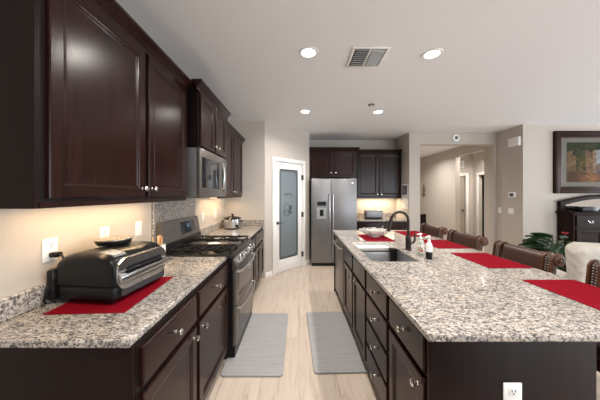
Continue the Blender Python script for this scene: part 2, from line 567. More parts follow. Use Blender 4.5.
# ------------------------------------------------------------------ cabinets
DOOR_RINGS = [(0, 0), (0, -0.016), (0.004, -0.020), (0.052, -0.020), (0.057, -0.0165), (0.063, -0.0155), (0.068, -0.010), (0.078, -0.009)]
SLAB_RINGS = [(0, 0), (0, -0.014), (0.002, -0.0175), (0.006, -0.020)]
def knob(parent, x, z, y=-0.02):
    prof = [(0.009, 0), (0.009, 0.003), (0.0055, 0.006), (0.0055, 0.014), (0.012, 0.019), (0.0155, 0.024), (0.0155, 0.028), (0.011, 0.032), (0.004, 0.033)]
    return MB().lathe(prof, 16, Matrix.Translation((x, y, z)) @ Matrix.Rotation(PI/2, 4, 'X')).build('knob', 'nickel', parent)
def door(root, x0, x1, z0, z1, kx=None, kz=None, m='espresso'):
    o = MB().rings_panel(x0, x1, z0, z1, DOOR_RINGS).build('door', m, root, smooth=False)
    if kx is not None:
        knob(o, kx, kz)
    return o
def drawer(root, x0, x1, z0, z1, nk=1, m='espresso', name='drawer'):
    o = MB().rings_panel(x0, x1, z0, z1, SLAB_RINGS).build(name, m, root, smooth=False)
    if nk == 1:
        knob(o, (x0+x1)/2, (z0+z1)/2)
    return o
TOP = 0.884
def base_body(root, w, depth, hollow=False):
    b = MB()
    if hollow:
        b.box(0, w, 0.0, depth, 0.105, 0.685)
        b.box(0, w, 0.0, 0.045, 0.685, TOP-0.001); b.box(0, w, depth-0.09, depth, 0.685, TOP-0.001)
        b.box(0, 0.03, 0.045, depth-0.09, 0.685, TOP-0.001); b.box(w-0.03, w, 0.045, depth-0.09, 0.685, TOP-0.001)
    else:
        b.box(0, w, 0.0, depth, 0.105, TOP-0.001)
    b.box(0, w, 0.07, depth, 0.0, 0.105)
    return b.build('body', 'frame_dark', root, smooth=False)
def base_unit(label, loc, rz, w, depth=0.62, kind='drawer_door', group=None, hinge='r', m='espresso'):
    r = thing('base_cabinet', label, 'cabinet', loc, rz, group)
    base_body(r, w, depth, kind == 'sink')
    g = 0.018
    zt = TOP-0.022
    if kind == 'drawer_door':
        drawer(r, g, w-g, 0.705, zt, m=m)
        door(r, g, w-g, 0.125, 0.675, (w-g-0.045 if hinge == 'l' else g+0.045), 0.63, m=m)
    elif kind == 'drawer_two':
        drawer(r, g, w-g, 0.705, zt, m=m)
        c = w/2
        door(r, g, c-0.006, 0.125, 0.675, c-0.045, 0.63, m=m)
        door(r, c+0.006, w-g, 0.125, 0.675, c+0.045, 0.63, m=m)
    elif kind == 'four':
        zs = [(0.125, 0.295), (0.318, 0.488), (0.511, 0.682), (0.705, zt)]
        for a, c in zs:
            drawer(r, g, w-g, a, c, m=m)
    elif kind == 'sink':
        c = w/2
        drawer(r, g, c-0.02, 0.705, zt, 0, m, 'false_front')
        drawer(r, c+0.02, w-g, 0.705, zt, 0, m, 'false_front')
        door(r, g, c-0.02, 0.125, 0.675, c-0.065, 0.63, m=m)
        door(r, c+0.02, w-g, 0.125, 0.675, c+0.065, 0.63, m=m)
    return r

FX = -0.63            # face-frame plane of the left base run
DEP = FX-LX-0.003
RA = PI/2
# --- left base run
c = base_unit('dark base cabinet under the grill counter, its end panel bare, nearest to the camera'.replace(', nearest to the camera', ''), (FX, 0.91, 0), RA, 0.52, DEP, hinge='l')
MB().box(-0.016, -0.001, -0.0, DEP, 0.0, TOP-0.001, 0.002).build('end_panel', 'espresso_matte', c)
base_unit('dark drawer-and-door base cabinet butted against the near side of the range', (FX, 1.432, 0), RA, 0.638, DEP, hinge='r')
base_unit('narrow dark base cabinet just beyond the range', (FX, 2.852, 0), RA, 0.44, DEP, hinge='l')
base_unit('dark two-door base cabinet below the slow cooker by the pantry wall', (FX, 3.294, 0), RA, 0.795, DEP, 'drawer_two')

def slab(name, label, x0, x1, y0, y1, cat='countertop', z0=TOP, z1=0.914):
    return tag(MB().box(x0, x1, y0, y1, z0, z1).build(name, 'granite', bevel=0.007), label, cat)
slab('granite_countertop', 'speckled granite countertop carrying the black indoor grill', LX+0.002, -0.637, 0.885, 2.077)
slab('granite_countertop', 'speckled granite countertop under the slow cooker', LX+0.002, -0.637, 2.845, 4.097)
slab('granite_backsplash', 'low granite upstand along the wall behind the grill', LX+0.001, LX+0.021, 0.885, 2.045, 'backsplash', 0.9145, 1.016)
slab('granite_backsplash', 'low granite upstand along the wall behind the slow cooker', LX+0.001, LX+0.021, 2.885, 4.075, 'backsplash', 0.9145, 1.016)
slab('granite_backsplash', 'low granite upstand on the pantry-side end wall', LX+0.001, -0.60, 4.077, 4.098, 'backsplash', 0.9145, 1.016)
slab('granite_backsplash', 'tall granite splash panel rising behind the range to the microwave', LX+0.001, LX+0.021, 2.05, 2.88, 'backsplash', 0.9145, 1.43)

# --- upper cabinets
UF = -0.98
def crown_mb(b, w, ztop, ext_l=True, ext_r=True, depth=0.3, h=0.085):
    """stepped crown along the front (y<0) and returning along both ends"""
    prof = [(0.0, ztop-h), (-0.012, ztop-h), (-0.012, ztop-h+0.018), (-0.028, ztop-0.045), (-0.048, ztop-0.022), (-0.052, ztop-0.018), (-0.052, ztop), (0.0, ztop)]
    xl, xr = 0, w
    b.prism(prof, 'x', xl-(0.052 if ext_l else 0), xr+(0.052 if ext_r else 0))
    for on, x, sgn in ((ext_l, xl, -1), (ext_r, xr, 1)):
        if on:
            pts = [(x - sgn*yy, zz) for yy, zz in prof]
            b.prism(pts, 'y', 0.0, depth)
    return b
def upper(label, loc, rz, w, z0, z1, depth, ndoors, crown_l, crown_r, door_top, rdepth=None, rail=True, m='espresso', div=None, end=False):
    r = thing('upper_cabinet', label, 'cabinet', loc, rz)
    ub = MB(); ub.box(0, w, 0, depth, z0, z1); ub.box(0, w, 0.0005, depth, z1, z1+0.05)
    ub.build('body', 'frame_dark', r, smooth=False)
    crown_mb(MB(), w, z1+0.055, crown_l, crown_r, rdepth or depth).build('crown_molding', m, r, smooth=False)
    if rail:
        MB().box(0, w, -0.004, 0.03, z0-0.022, z0).build('light_rail', m, r, smooth=False)
    g = 0.022
    c = div if div else w/2
    zb, zt = z0+0.016, door_top
    kz = zb+0.05
    if ndoors == 2:
        gp = 0.018
        door(r, g, c-gp, zb, zt, c-gp-0.03, kz, m)
        door(r, c+gp, w-g, zb, zt, c+gp+0.03, kz, m)
    if end:
        MB().box(-0.014, -0.001, 0.0, depth, z0-0.022, z1).build('end_panel', 'espresso_matte', r, smooth=False)
    return r
UD = UF-LX-0.003
upper('large dark two-door upper cabinet above the grill counter, end panel showing', (UF, 0.888, 0), RA, 1.16, 1.432, 2.39, UD, 2, False, False, 2.355, div=0.607, end=True)
upper('short dark upper cabinet stepped forward over the microwave', (UF+0.09, 2.078, 0), RA, 0.77, 1.88, 2.40, UD+0.09, 2, True, True, 2.37, rdepth=0.034, rail=False)
upper('dark two-door upper cabinet above the slow cooker counter', (UF, 2.91, 0), RA, 1.12, 1.432, 2.36, UD, 2, False, True, 2.335)

def under_light(label, loc, rz, w, power, col=(1.0, 0.68, 0.37)):
    r = thing('undercabinet_light', label, 'light', loc, rz)
    MB().box(0, w, 0, 0.04, -0.018, 0, 0.003).build('housing', 'plastic_white', r)
    MB().box(0.01, w-0.01, 0.006, 0.034, -0.0205, -0.0181).build('diffuser', 'strip', r, smooth=False)
    ld = bpy.data.lights.new('strip_lamp', 'AREA'); ld.shape = 'RECTANGLE'; ld.size = w-0.02; ld.size_y = 0.03
    ld.energy = power; ld.color = col
    lo = bpy.data.objects.new('strip_lamp', ld); COL.objects.link(lo); lo.parent = r
    lo.location = (w/2, 0.02, -0.024)
    return r
under_light('slim warm light bar beneath the large upper cabinet over the grill', (-1.12, 1.05, 1.4315), RA, 0.9, 3.6)
under_light('slim warm light bar beneath the upper cabinet over the slow cooker', (-1.12, 3.05, 1.4315), RA, 0.85, 3.5)

# ------------------------------------------------------------------ island
IX = 0.547
RI = -PI/2
IDEP = 0.63
base_unit('dark island cabinet with one drawer over a door, beside the bare end panel', (IX, 1.402, 0), RI, 0.42, IDEP, hinge='l', m='espresso')
base_unit('dark island cabinet made of four stacked drawers', (IX, 1.865, 0), RI, 0.46, IDEP, 'four')
base_unit('dark island sink cabinet with two doors below the basin', (IX, 2.79, 0), RI, 0.92, IDEP, 'sink')
d = thing('dishwasher', 'slate dishwasher built into the far part of the island', 'dishwasher', (IX, 3.395, 0), RI)
MB().box(0.003, 0.600, 0.0, IDEP, 0.105, TOP-0.004).build('body', 'black', d, smooth=False)
MB().box(0.006, 0.597, -0.025, -0.001, 0.12, TOP-0.008, 0.004).build('door', 'slate_warm', d)
MB().box(0.006, 0.597, 0.06, 0.08, 0.0, 0.104).build('toe_kick', 'black', d, smooth=False)
b = MB(); b.tube([(0.08, -0.026, 0.80), (0.08, -0.06, 0.80), (0.30, -0.066, 0.80), (0.52, -0.06, 0.80), (0.52, -0.026, 0.80)], 0.009, 8); b.build('handle', 'steel', d)
p = thing('island_cladding', 'dark wooden cladding closing the bare end and seating side of the island', 'panel', (0, 0, 0))
MB().box(0.530, 1.205, 0.955, 0.978, 0.0, TOP-0.001, 0.002).build('end_panel', 'espresso_matte', p)
MB().box(1.181, 1.205, 0.979, 3.545, 0.0, TOP-0.001, 0.002).build('back_panel', 'espresso_matte', p)
MB().box(0.530, 1.205, 3.546, 3.57, 0.0, TOP-0.001, 0.002).build('far_panel', 'espresso_matte', p)
MB().box(0.545, 1.18, 3.40, 3.545, 0.0, TOP-0.001, 0.002).build('filler', 'espresso_matte', p)
for y0 in (1.45, 2.1, 2.8):
    MB().prism([(1.2055, 0.883), (1.50, 0.883), (1.50, 0.86), (1.2055, 0.60)], 'y', y0, y0+0.04).build('bracket', 'espresso_matte', p, smooth=False)
# granite top with the sink opening
SX0, SX1, SY0, SY1 = 0.605, 1.0, 1.93, 2.70
xs, ys = [0.507, SX0, SX1, 1.762], [0.922, SY0, SY1, 3.61]
b = MB()
V = {}
for zi, z in enumerate((TOP, 0.914)):
    for i in range(4):
        for j in range(4):
            V[i, j, zi] = b.bm.verts.new((xs[i], ys[j], z))
for i in range(3):
    for j in range(3):
        if (i, j) == (1, 1):
            continue
        b.bm.faces.new((V[i, j, 1], V[i+1, j, 1], V[i+1, j+1, 1], V[i, j+1, 1]))
        b.bm.faces.new((V[i, j, 0], V[i, j+1, 0], V[i+1, j+1, 0], V[i+1, j, 0]))
for k in range(3):
    for q in ((V[k, 0, 0], V[k+1, 0, 0], V[k+1, 0, 1], V[k, 0, 1]), (V[k, 3, 0], V[k, 3, 1], V[k+1, 3, 1], V[k+1, 3, 0]),
              (V[0, k, 0], V[0, k, 1], V[0, k+1, 1], V[0, k+1, 0]), (V[3, k, 0], V[3, k+1, 0], V[3, k+1, 1], V[3, k, 1])):
        b.bm.faces.new(q)
for a, c in (((1, 1), (2, 1)), ((2, 1), (2, 2)), ((2, 2), (1, 2)), ((1, 2), (1, 1))):
    b.bm.faces.new((V[a[0], a[1], 0], V[a[0], a[1], 1], V[c[0], c[1], 1], V[c[0], c[1], 0]))
tag(b.build('island_countertop', 'granite', bevel=0.007), 'wide speckled granite island top with a sink cut into it', 'countertop')
# sink basin (open box below the cut-out) - the sink cabinet body is hollow only to the eye, so keep the bowl inside it
sk = thing('sink', 'grey steel undermount sink set in the granite island', 'sink', (0, 0, 0))
b = MB(); t = 0.004; zb = 0.70
x0, x1, y0, y1 = SX0-0.004, SX1+0.004, SY0-0.004, SY1+0.004
b.box(x0, x1, y0, y1, zb-t, zb)
b.box(x0-t, x0, y0, y1, zb-t, TOP-0.0005); b.box(x1, x1+t, y0, y1, zb-t, TOP-0.0005)
b.box(x0, x1, y0-t, y0, zb-t, TOP-0.0005); b.box(x0, x1, y1, y1+t, zb-t, TOP-0.0005)
b.build('basin', 'sinksteel', sk, smooth=False)
MB().lathe([(0.045, 0), (0.045, 0.004), (0.03, 0.004), (0.028, 0.002)], 20, Matrix.Translation((0.8, 2.25, zb))).build('drain', 'steel', sk)
MB().box(x0, x1, 2.395, 2.405, zb, 0.875, 0.002).build('divider', 'sinksteel', sk)
# white tray over the far end of the sink
b = MB()
b.box(SX0+0.004, SX1-0.004, 2.42, SY1-0.004, 0.884, 0.892, 0.002)
for q in ((SX0+.004, SX1-.004, 2.42, 2.432), (SX0+.004, SX1-.004, SY1-.016, SY1-.004)):
    b.box(*q, 0.892, 0.912, 0.003)
b.box(SX0+.004, SX0+.016, 2.432, SY1-.016, 0.892, 0.912, 0.003); b.box(SX1-.016, SX1-.004, 2.432, SY1-.016, 0.892, 0.912, 0.003)
tag(b.build('drying_tray', 'tray_white'), 'white drying tray fitted across the far end of the sink', 'tray')
cdy = thing('sponge_caddy', 'black sponge caddy hooked over the white tray in the sink', 'caddy', (0, 0, 0))
MB().box(0.915, 0.985, 2.345, 2.418, 0.895, 0.918, 0.006).build('holder', 'black', cdy)
for x in (0.918, 0.958):
    MB().box(x, x+0.024, 2.355, 2.39, 0.76, 0.8945, 0.005).build('prong', 'black', cdy)

# faucet
f = thing('faucet', 'tall oil-rubbed bronze gooseneck faucet behind the sink', 'faucet', (1.075, 2.32, 0.914), 0)
MB().lathe([(0.032, 0), (0.032, 0.006), (0.027, 0.012), (0.027, 0.10), (0.030, 0.105), (0.024, 0.13), (0.017, 0.145)], 20).build('base', 'bronze', f)
neck = [(0, 0, 0.14), (0, 0, 0.27)] + [(-0.085+0.085*math.cos(a*PI/12), 0, 0.29+0.085*math.sin(a*PI/12)) for a in range(0, 12)] + [(-0.172, 0, 0.285)]
MB().tube(neck, 0.0135, 12).build('neck', 'bronze', f)
MB().cyl((-0.170, 0, 0.295), (-0.196, 0, 0.185), 0.016, 0.021, 16).build('spray_head', 'bronze', f)
MB().tube([(0.02, 0, 0.07), (0.05, 0, 0.075), (0.062, 0, 0.10), (0.066, 0, 0.165)], 0.009, 10, [0.013, 0.012, 0.010, 0.007]).build('handle', 'bronze', f)

# soap bottles
def pump_bottle(label, loc, kind):
    r = thing('soap_bottle', label, 'bottle', loc)
    r.scale = (0.88, 0.88, 1) if kind == 'clear' else (0.76, 0.76, 1)
    mb = {'clear': M['clear_soap'], 'dark': M['plastic_white']}[kind]
    MB().lathe([(0.030, 0), (0.033, 0.005), (0.033, 0.115), (0.026, 0.135), (0.014, 0.142), (0.014, 0.15)], 20).build('bottle', mb, r)
    if kind == 'clear':
        MB().lathe([(0.0333, 0.025), (0.0337, 0.026), (0.0337, 0.10), (0.0333, 0.101)], 20, cap=False).build('sticker', 'sticker', r)
        b = MB()
        for a, z in ((-1.9, 0.045), (-1.5, 0.05), (-2.3, 0.06)):
            b.lathe([(0.002, 0), (0.009, 0.001), (0.002, 0.002)], 10, Matrix.Translation((0.0338*math.cos(a), 0.0338*math.sin(a), z)) @ Matrix.Rotation(a, 4, 'Z') @ Matrix.Rotation(PI/2, 4, 'Y'))
        b.build('fruit_print', 'flower', r)
    else:
        MB().lathe([(0.0333, 0.004), (0.0337, 0.005), (0.0337, 0.065), (0.0333, 0.066)], 20, cap=False).build('sticker', 'black', r)
    b = MB()
    b.lathe([(0.015, 0.1505), (0.015, 0.165), (0.005, 0.167), (0.005, 0.185), (0.014, 0.186), (0.014, 0.196), (0.006, 0.199)], 16)
    b.tube([(0, 0, 0.191), (-0.035, -0.012, 0.191), (-0.042, -0.014, 0.186)], 0.005, 8)
    b.build('pump', 'plastic_white', r)
    return r
M['clear_soap'] = mat('clear_soap', (0.62, 0.66, 0.58), 0.1, Transmission_Weight=0.4)
M['sticker'] = mat('label_paper', (0.75, 0.72, 0.66), 0.5)
_t = NT(M['sticker']); _t.l(_t.ramp(_t.noise(_t.coords(), 40, 1), [(0.40, (0.12, 0.28, 0.08)), (0.48, (0.78, 0.75, 0.7)), (0.62, (0.78, 0.75, 0.7)), (0.68, (0.6, 0.12, 0.08))]), _t.b.inputs['Base Color'])
pump_bottle('clear soap pump bottle with a red and green label by the faucet', (1.092, 2.12, 0.914), 'clear')
pump_bottle('white soap pump bottle with a black band at its foot', (1.097, 1.99, 0.914), 'dark')

# crystal bowl and place mats
def placemat(label, cx, cy, lx=0.335, ly=0.45, rz=0.0, z=0.914):
    o = MB().box(-lx/2, lx/2, -ly/2, ly/2, 0, 0.003).build('placemat', 'red', smooth=False)
    o.location = (cx, cy, z+0.0002); o.rotation_euler = (0, 0, rz)
    return tag(o, label, 'placemat', 'red cloth placemats')
placemat('red placemat lying under the crystal bowl on the island', 0.955, 2.965)
placemat('red placemat in front of the stool farthest down the island, behind the faucet', 1.575, 3.275)
placemat('red placemat second along the stool side from the faucet end, beside the soap bottles', 1.575, 2.61)
placemat('red placemat third along the stool side from the faucet end', 1.575, 1.975)
placemat('red placemat at the stool side, close to the bare island end', 1.59, 1.285)
placemat('red placemat spread beneath the black indoor grill', -1.0, 1.32, 0.36, 0.475, 0.05)
bw = MB()
bw.lathe([(0.05, 0.0), (0.06, 0.004), (0.055, 0.014), (0.11, 0.035), (0.15, 0.065), (0.175, 0.095), (0.168, 0.096), (0.142, 0.069), (0.10, 0.042), (0.03, 0.022)], 64,
         wob=lambda a, z: 1+0.15*min(1, z/0.06)*math.cos(9*a)+0.03*min(1, z/0.05)*math.cos(24*a))
o = bw.build('crystal_bowl', 'glass'); o.location = (0.965, 3.02, 0.9175)
tag(o, 'cut crystal bowl with a scalloped rim on a red placemat', 'bowl')

# outlet plates
def outlet(label, loc, rz, w=0.075, h=0.118, kind='duplex', name='outlet', cat='outlet'):
    """plate in the local xz plane facing -y"""
    r = thing(name, label, cat, loc, rz)
    MB().box(-w/2, w/2, -0.006, -0.0005, -h/2, h/2, 0.003).build('cover_plate', 'plastic_white', r)
    if kind == 'duplex':
        for z in (-0.026, 0.026):
            q = MB().box(-0.017, 0.017, -0.0085, -0.0062, z-0.017, z+0.017, 0.002).build('receptacle', 'plastic_white', r)
            b = MB(); b.box(-0.008, -0.005, -0.0092, -0.0086, z-0.002, z+0.009); b.box(0.005, 0.008, -0.0092, -0.0086, z-0.002, z+0.009); b.box(-0.003, 0.003, -0.0092, -0.0086, z-0.011, z-0.006)
            b.build('slots', 'slot', q, smooth=False)
    else:
        n = 2 if kind == 'double' else 1
        for k in range(n):
            x = (k-(n-1)/2)*0.046
            MB().box(x-0.016, x+0.016, -0.0105, -0.0062, -0.033, 0.033, 0.003).build('rocker', 'plastic_white', r)
    return r
outlet('white duplex outlet on the bare end panel of the island', (0.861, 0.955, 0.645), 0)
outlet('white outlet with the black grill plug in it', (LX, 1.215, 1.178), RA)
outlet('white wall plate on the wall behind the covered dish', (LX, 1.555, 1.19), RA)
outlet('white rocker switch on the wall beside the tall granite splash', (LX, 1.885, 1.19), RA, kind='single', name='light_switch', cat='switch')
outlet('white outlet just beyond the range, left of the slow cooker'.replace(', left of', ' on the wall before'), (LX, 3.15, 1.155), RA)
outlet('white outlet on the lit wall directly behind the slow cooker', (LX, 3.62, 1.16), RA)
outlet('white single switch on the narrow return wall', (4.11, 4.83, 1.135), -PI/2, kind='single', name='light_switch', cat='switch')
outlet('white double switch plate below the thermostat', (4.11, 4.57, 1.13), -PI/2, 0.12, 0.118, 'double', name='light_switch', cat='switch')
outlet('white outlet on the wall above the toaster', (1.65, 5.61, 1.18), 0)

# ------------------------------------------------------------------ range
rg = thing('range', 'slate double-oven gas range between the granite counters', 'range', (-0.588, 2.0835, 0), RA)
RW = 0.754
b = MB(); b.box(0, RW, 0.0, 0.655, 0.10, 0.895); b.box(0.01, RW-0.01, 0.06, 0.6, 0.0, 0.10)
b.build('body', 'black', rg, smooth=False)
MB().box(0, RW, -0.02, 0.60, 0.8955, 0.925, 0.004).build('cooktop', 'cook_enamel', rg)
ctrl = MB().prism([(-0.001, 0.80), (-0.03, 0.80), (-0.042, 0.815), (-0.012, 0.894), (-0.001, 0.894)], 'x', 0.0, RW).build('control_panel', 'slate_warm', rg, smooth=False)
kd = Vector((0, -0.93, 0.35))
for k, x in enumerate((0.08, 0.20, 0.377, 0.555, 0.675)):
    kb = MB()
    m4 = Matrix.Translation((x, -0.028, 0.857)) @ kd.to_track_quat('Z', 'Y').to_matrix().to_4x4()
    kb.lathe([(0.031, 0), (0.031, 0.006), (0.025, 0.010), (0.023, 0.036), (0.018, 0.040)], 18, m4)
    kb.build('knob', 'steel', ctrl)
def oven_door(name, z0, z1, hz):
    od = MB().box(0.004, RW-0.004, -0.034, -0.0005, z0, z1, 0.004).build(name, 'slate_warm', rg)
    MB().box(0.10, RW-0.10, -0.0355, -0.0335, z0+0.05, z1-0.075).build('window', 'black_gloss', od, smooth=False)
    pts = [(0.05, -0.034, hz)] + [(0.05+(RW-0.1)*t/12, -0.062-0.030*math.sin(PI*t/12), hz) for t in range(13)] + [(RW-0.05, -0.034, hz)]
    MB().tube(pts, 0.0115, 10).build('handle', 'steel', od)
    return od
oven_door('oven_door', 0.475, 0.795, 0.765)
oven_door('oven_door', 0.115, 0.465, 0.435)
MB().box(0.004, RW-0.004, -0.022, 0.059, 0.020, 0.098).build('kick_plate', 'black', rg, smooth=False)
bg = MB().prism([(0.605, 0.90), (0.674, 0.90), (0.674, 1.205), (0.63, 1.205), (0.600, 1.02), (0.605, 1.0)], 'x', 0.0, RW).build('backguard', 'slate_warm', rg, smooth=False)
MB().prism([(0.5975, 1.055), (0.6205, 1.175), (0.624, 1.175), (0.601, 1.055)], 'x', 0.33, 0.62).build('display', 'black_gloss', bg, smooth=False)
MB().prism([(0.606, 1.11), (0.6135, 1.148), (0.6165, 1.148), (0.609, 1.11)], 'x', 0.44, 0.50).build('screen', 'screen', bg, smooth=False)
MB().box(0.0, RW, 0.585, 0.604, 0.9255, 1.01, 0.002).build('vent_strip', 'black', rg)
MB().box(0.26, 0.494, 0.04, 0.56, 0.9255, 0.948, 0.004).build('griddle', 'slate_warm', rg)
def grate(x0, x1):
    b = MB(); zt = 0.962
    for x in (x0, x1):
        b.cyl((x, 0.02, zt), (x, 0.57, zt), 0.009, seg=8)
    for y in (0.02, 0.16, 0.295, 0.43, 0.57):
        b.cyl((x0, y, zt), (x1, y, zt), 0.009, seg=8)
    cx = (x0+x1)/2
    for cy in (0.16, 0.43):
        for a in range(8):
            if a % 2 == 0:
                aa = PI/4+a*PI/4
                b.cyl((cx+0.03*math.cos(aa), cy+0.03*math.sin(aa), zt+0.003), (cx+0.13*math.cos(aa), cy+0.13*math.sin(aa), zt), 0.008, seg=6)
    for x in (x0, x1):
        for y in (0.03, 0.295, 0.56):
            b.cyl((x, y, 0.9255), (x, y, zt), 0.009, seg=8)
    return b.build('grate', 'iron', rg)
grate(0.025, 0.245); grate(0.51, 0.73)
for x in (0.135, 0.62):
    for y in (0.16, 0.43):
        MB().lathe([(0.055, 0), (0.055, 0.006), (0.04, 0.010), (0.04, 0.018), (0.03, 0.021)], 20, Matrix.Translation((x, y, 0.9255))).build('burner', 'iron', rg)
# spoon rest on the griddle
sr = MB()
sr.lathe([(0.04, 0.0), (0.06, 0.004), (0.075, 0.018), (0.071, 0.018), (0.055, 0.009), (0.01, 0.006)], 28)
o = sr.build('spoon_rest', 'plastic_white'); o.location = (-0.86, 2.40, 0.9485); o.scale = (0.85, 0.68, 0.9)
tag(o, 'white oval spoon rest in the middle of the cooktop', 'spoon rest')

# ------------------------------------------------------------------ microwave
mw = thing('microwave', 'slate over-the-range microwave under the short upper cabinet', 'microwave', (-0.905, 2.0825, 1.437), RA)
MB().box(0, 0.758, 0.0, 0.36, 0, 0.44, 0.003).build('body', 'slate', mw)
md = MB().box(0.0, 0.758, -0.032, -0.0005, 0.0, 0.44, 0.006).build('door', 'slate_warm', mw)
MB().box(0.045, 0.50, -0.0335, -0.0315, 0.085, 0.365).build('window', 'black_gloss', md, smooth=False)
MB().box(0.585, 0.735, -0.0335, -0.0315, 0.06, 0.40).build('keypad', 'black_gloss', md, smooth=False)
MB().tube([(0.545, -0.032, 0.07), (0.545, -0.062, 0.085), (0.545, -0.075, 0.225), (0.545, -0.062, 0.365), (0.545, -0.032, 0.38)], 0.012, 10).build('handle', 'steel', md)
MB().box(0.06, 0.70, 0.02, 0.32, -0.006, -0.0005).build('vent_grille', 'black', mw, smooth=False)

# ------------------------------------------------------------------ fridge wall
fr = thing('refrigerator', 'slate side-by-side refrigerator with a dispenser in its freezer door', 'refrigerator', (0.25, 4.77, 0), 0)
MB().box(0.005, 0.915, 0.075, 0.80, 0.03, 1.765, 0.003).build('body', 'slate', fr)
MB().box(0.01, 0.91, 0.03, 0.10, 0.0, 0.062).build('kick_grille', 'black', fr, smooth=False)
fd = MB().box(0.0, 0.397, 0.0, 0.072, 0.07, 1.775, 0.008).build('freezer_door', 'slate', fr)
rd = MB().box(0.403, 0.92, 0.0, 0.072, 0.07, 1.775, 0.008).build('fridge_door', 'slate', fr)
for x, par in ((0.365, fd), (0.435, rd)):
    b = MB(); b.tube([(x, -0.001, 0.70), (x, -0.045, 0.715), (x, -0.052, 1.1), (x, -0.045, 1.455), (x, -0.001, 1.47)], 0.0115, 10); b.build('handle', 'steel', par)
dp = MB()
dp.box(0.09, 0.11, -0.012, -0.0005, 0.94, 1.33); dp.box(0.305, 0.325, -0.012, -0.0005, 0.94, 1.33)
dp.box(0.11, 0.305, -0.012, -0.0005, 1.19, 1.33); dp.box(0.11, 0.305, -0.012, -0.0005, 0.94, 0.965)
dp = dp.build('dispenser', 'slate', fd, smooth=False)
MB().box(0.12, 0.295, -0.0135, -0.0122, 1.23, 1.31).build('control_strip', 'black_gloss', dp, smooth=False)
MB().box(0.11, 0.305, -0.003, -0.0008, 0.965, 1.19).build('niche', 'slate_dark' if 'slate_dark' in M else 'sinksteel', dp, smooth=False)
MB().box(0.17, 0.245, -0.010, -0.0035, 1.02, 1.15, 0.002).build('paddle', 'black', dp)
MB().lathe([(0.017, 0), (0.017, 0.002)], 20, Matrix.Translation((0.83, -0.0003, 1.69)) @ Matrix.Rotation(PI/2, 4, 'X')).build('badge', 'steel', rd)
for x in (0.06, 0.86):
    MB().box(x-0.035, x+0.035, 0.02, 0.10, 1.776, 1.79, 0.003).build('hinge_cover', 'slate', fr)
upper('dark two-door upper cabinet directly above the refrigerator', (0.222, 4.98, 0), 0, 0.993, 1.842, 2.39, 0.62, 2, False, True, 2.355)
upper('tall dark two-door upper cabinet over the toaster counter', (1.295, 5.28, 0), 0, 0.99, 1.392, 2.40, 0.327, 2, False, False, 2.385)
pn = MB().box(1.185, 1.215, 4.985, 5.607, 0.0, 1.818).build('fridge_panel', 'espresso', bevel=0.002)
tag(pn, 'dark tall side panel between the refrigerator and toaster counter', 'panel')
base_unit('dark two-door base cabinet below the toaster counter', (1.22, 5.0, 0), 0, 1.075, 0.605, 'drawer_two')
slab('granite_countertop', 'granite countertop carrying the toaster by the refrigerator', 1.217, 2.298, 4.965, 5.607)
slab('granite_backsplash', 'low granite upstand behind the toaster', 1.22, 2.295, 5.586, 5.608, 'backsplash', 0.9145, 1.016)
under_light('slim warm light bar beneath the upper cabinet over the toaster', (1.40, 5.42, 1.3915), 0, 0.8, 7.0, (1.0, 0.80, 0.55))
ts = thing('toaster', 'long low steel toaster on the counter by the refrigerator', 'toaster', (1.66, 5.27, 0.914), 0)
MB().box(-0.19, 0.19, -0.075, 0.075, 0.022, 0.185, 0.022, 4).build('shell', 'slate', ts)
MB().box(-0.185, 0.185, -0.07, 0.07, 0.0, 0.021, 0.004).build('base', 'black', ts)
b = MB(); b.box(-0.14, 0.14, -0.02, 0.02, 0.1852, 0.187); b.build('slot', 'slot', ts, smooth=False)
MB().box(0.1905, 0.215, -0.02, 0.02, 0.12, 0.14, 0.004).build('lever', 'black', ts)
# calendar
cl = thing('wall_calendar', 'photo calendar hanging on the alcove wall beside the tall upper cabinet', 'calendar', (2.30, 5.12, 1.15), -PI/2)
MB().box(-0.15, 0.15, -0.006, -0.001, 0, 0.265).build('month_sheet', 'sticker_plain' if 'sticker_plain' in M else 'plastic_white', cl, smooth=False)
MB().box(-0.15, 0.15, -0.007, -0.001, 0.266, 0.53).build('photo_sheet', 'plastic_white', cl, smooth=False)
pm = mat('calendar_photo', rough=0.4)
_t = NT(pm); _t.l(_t.ramp(_t.noise(_t.coords(), 9, 3), [(0.35, (0.02, 0.02, 0.035)), (0.5, (0.12, 0.13, 0.18)), (0.65, (0.45, 0.42, 0.42))]), _t.b.inputs['Base Color'])
MB().box(-0.115, 0.115, -0.0082, -0.0072, 0.30, 0.50).build('photo', pm, cl, smooth=False)
b = MB()
for r_ in range(5):
    b.box(-0.12, 0.12, -0.0066, -0.0061, 0.03+0.042*r_, 0.032+0.042*r_)
for k in range(8):
    b.box(-0.12+0.0343*k-0.0007, -0.12+0.0343*k+0.0007, -0.0066, -0.0061, 0.03, 0.198)
b.build('grid_print', 'etch', cl, smooth=False)

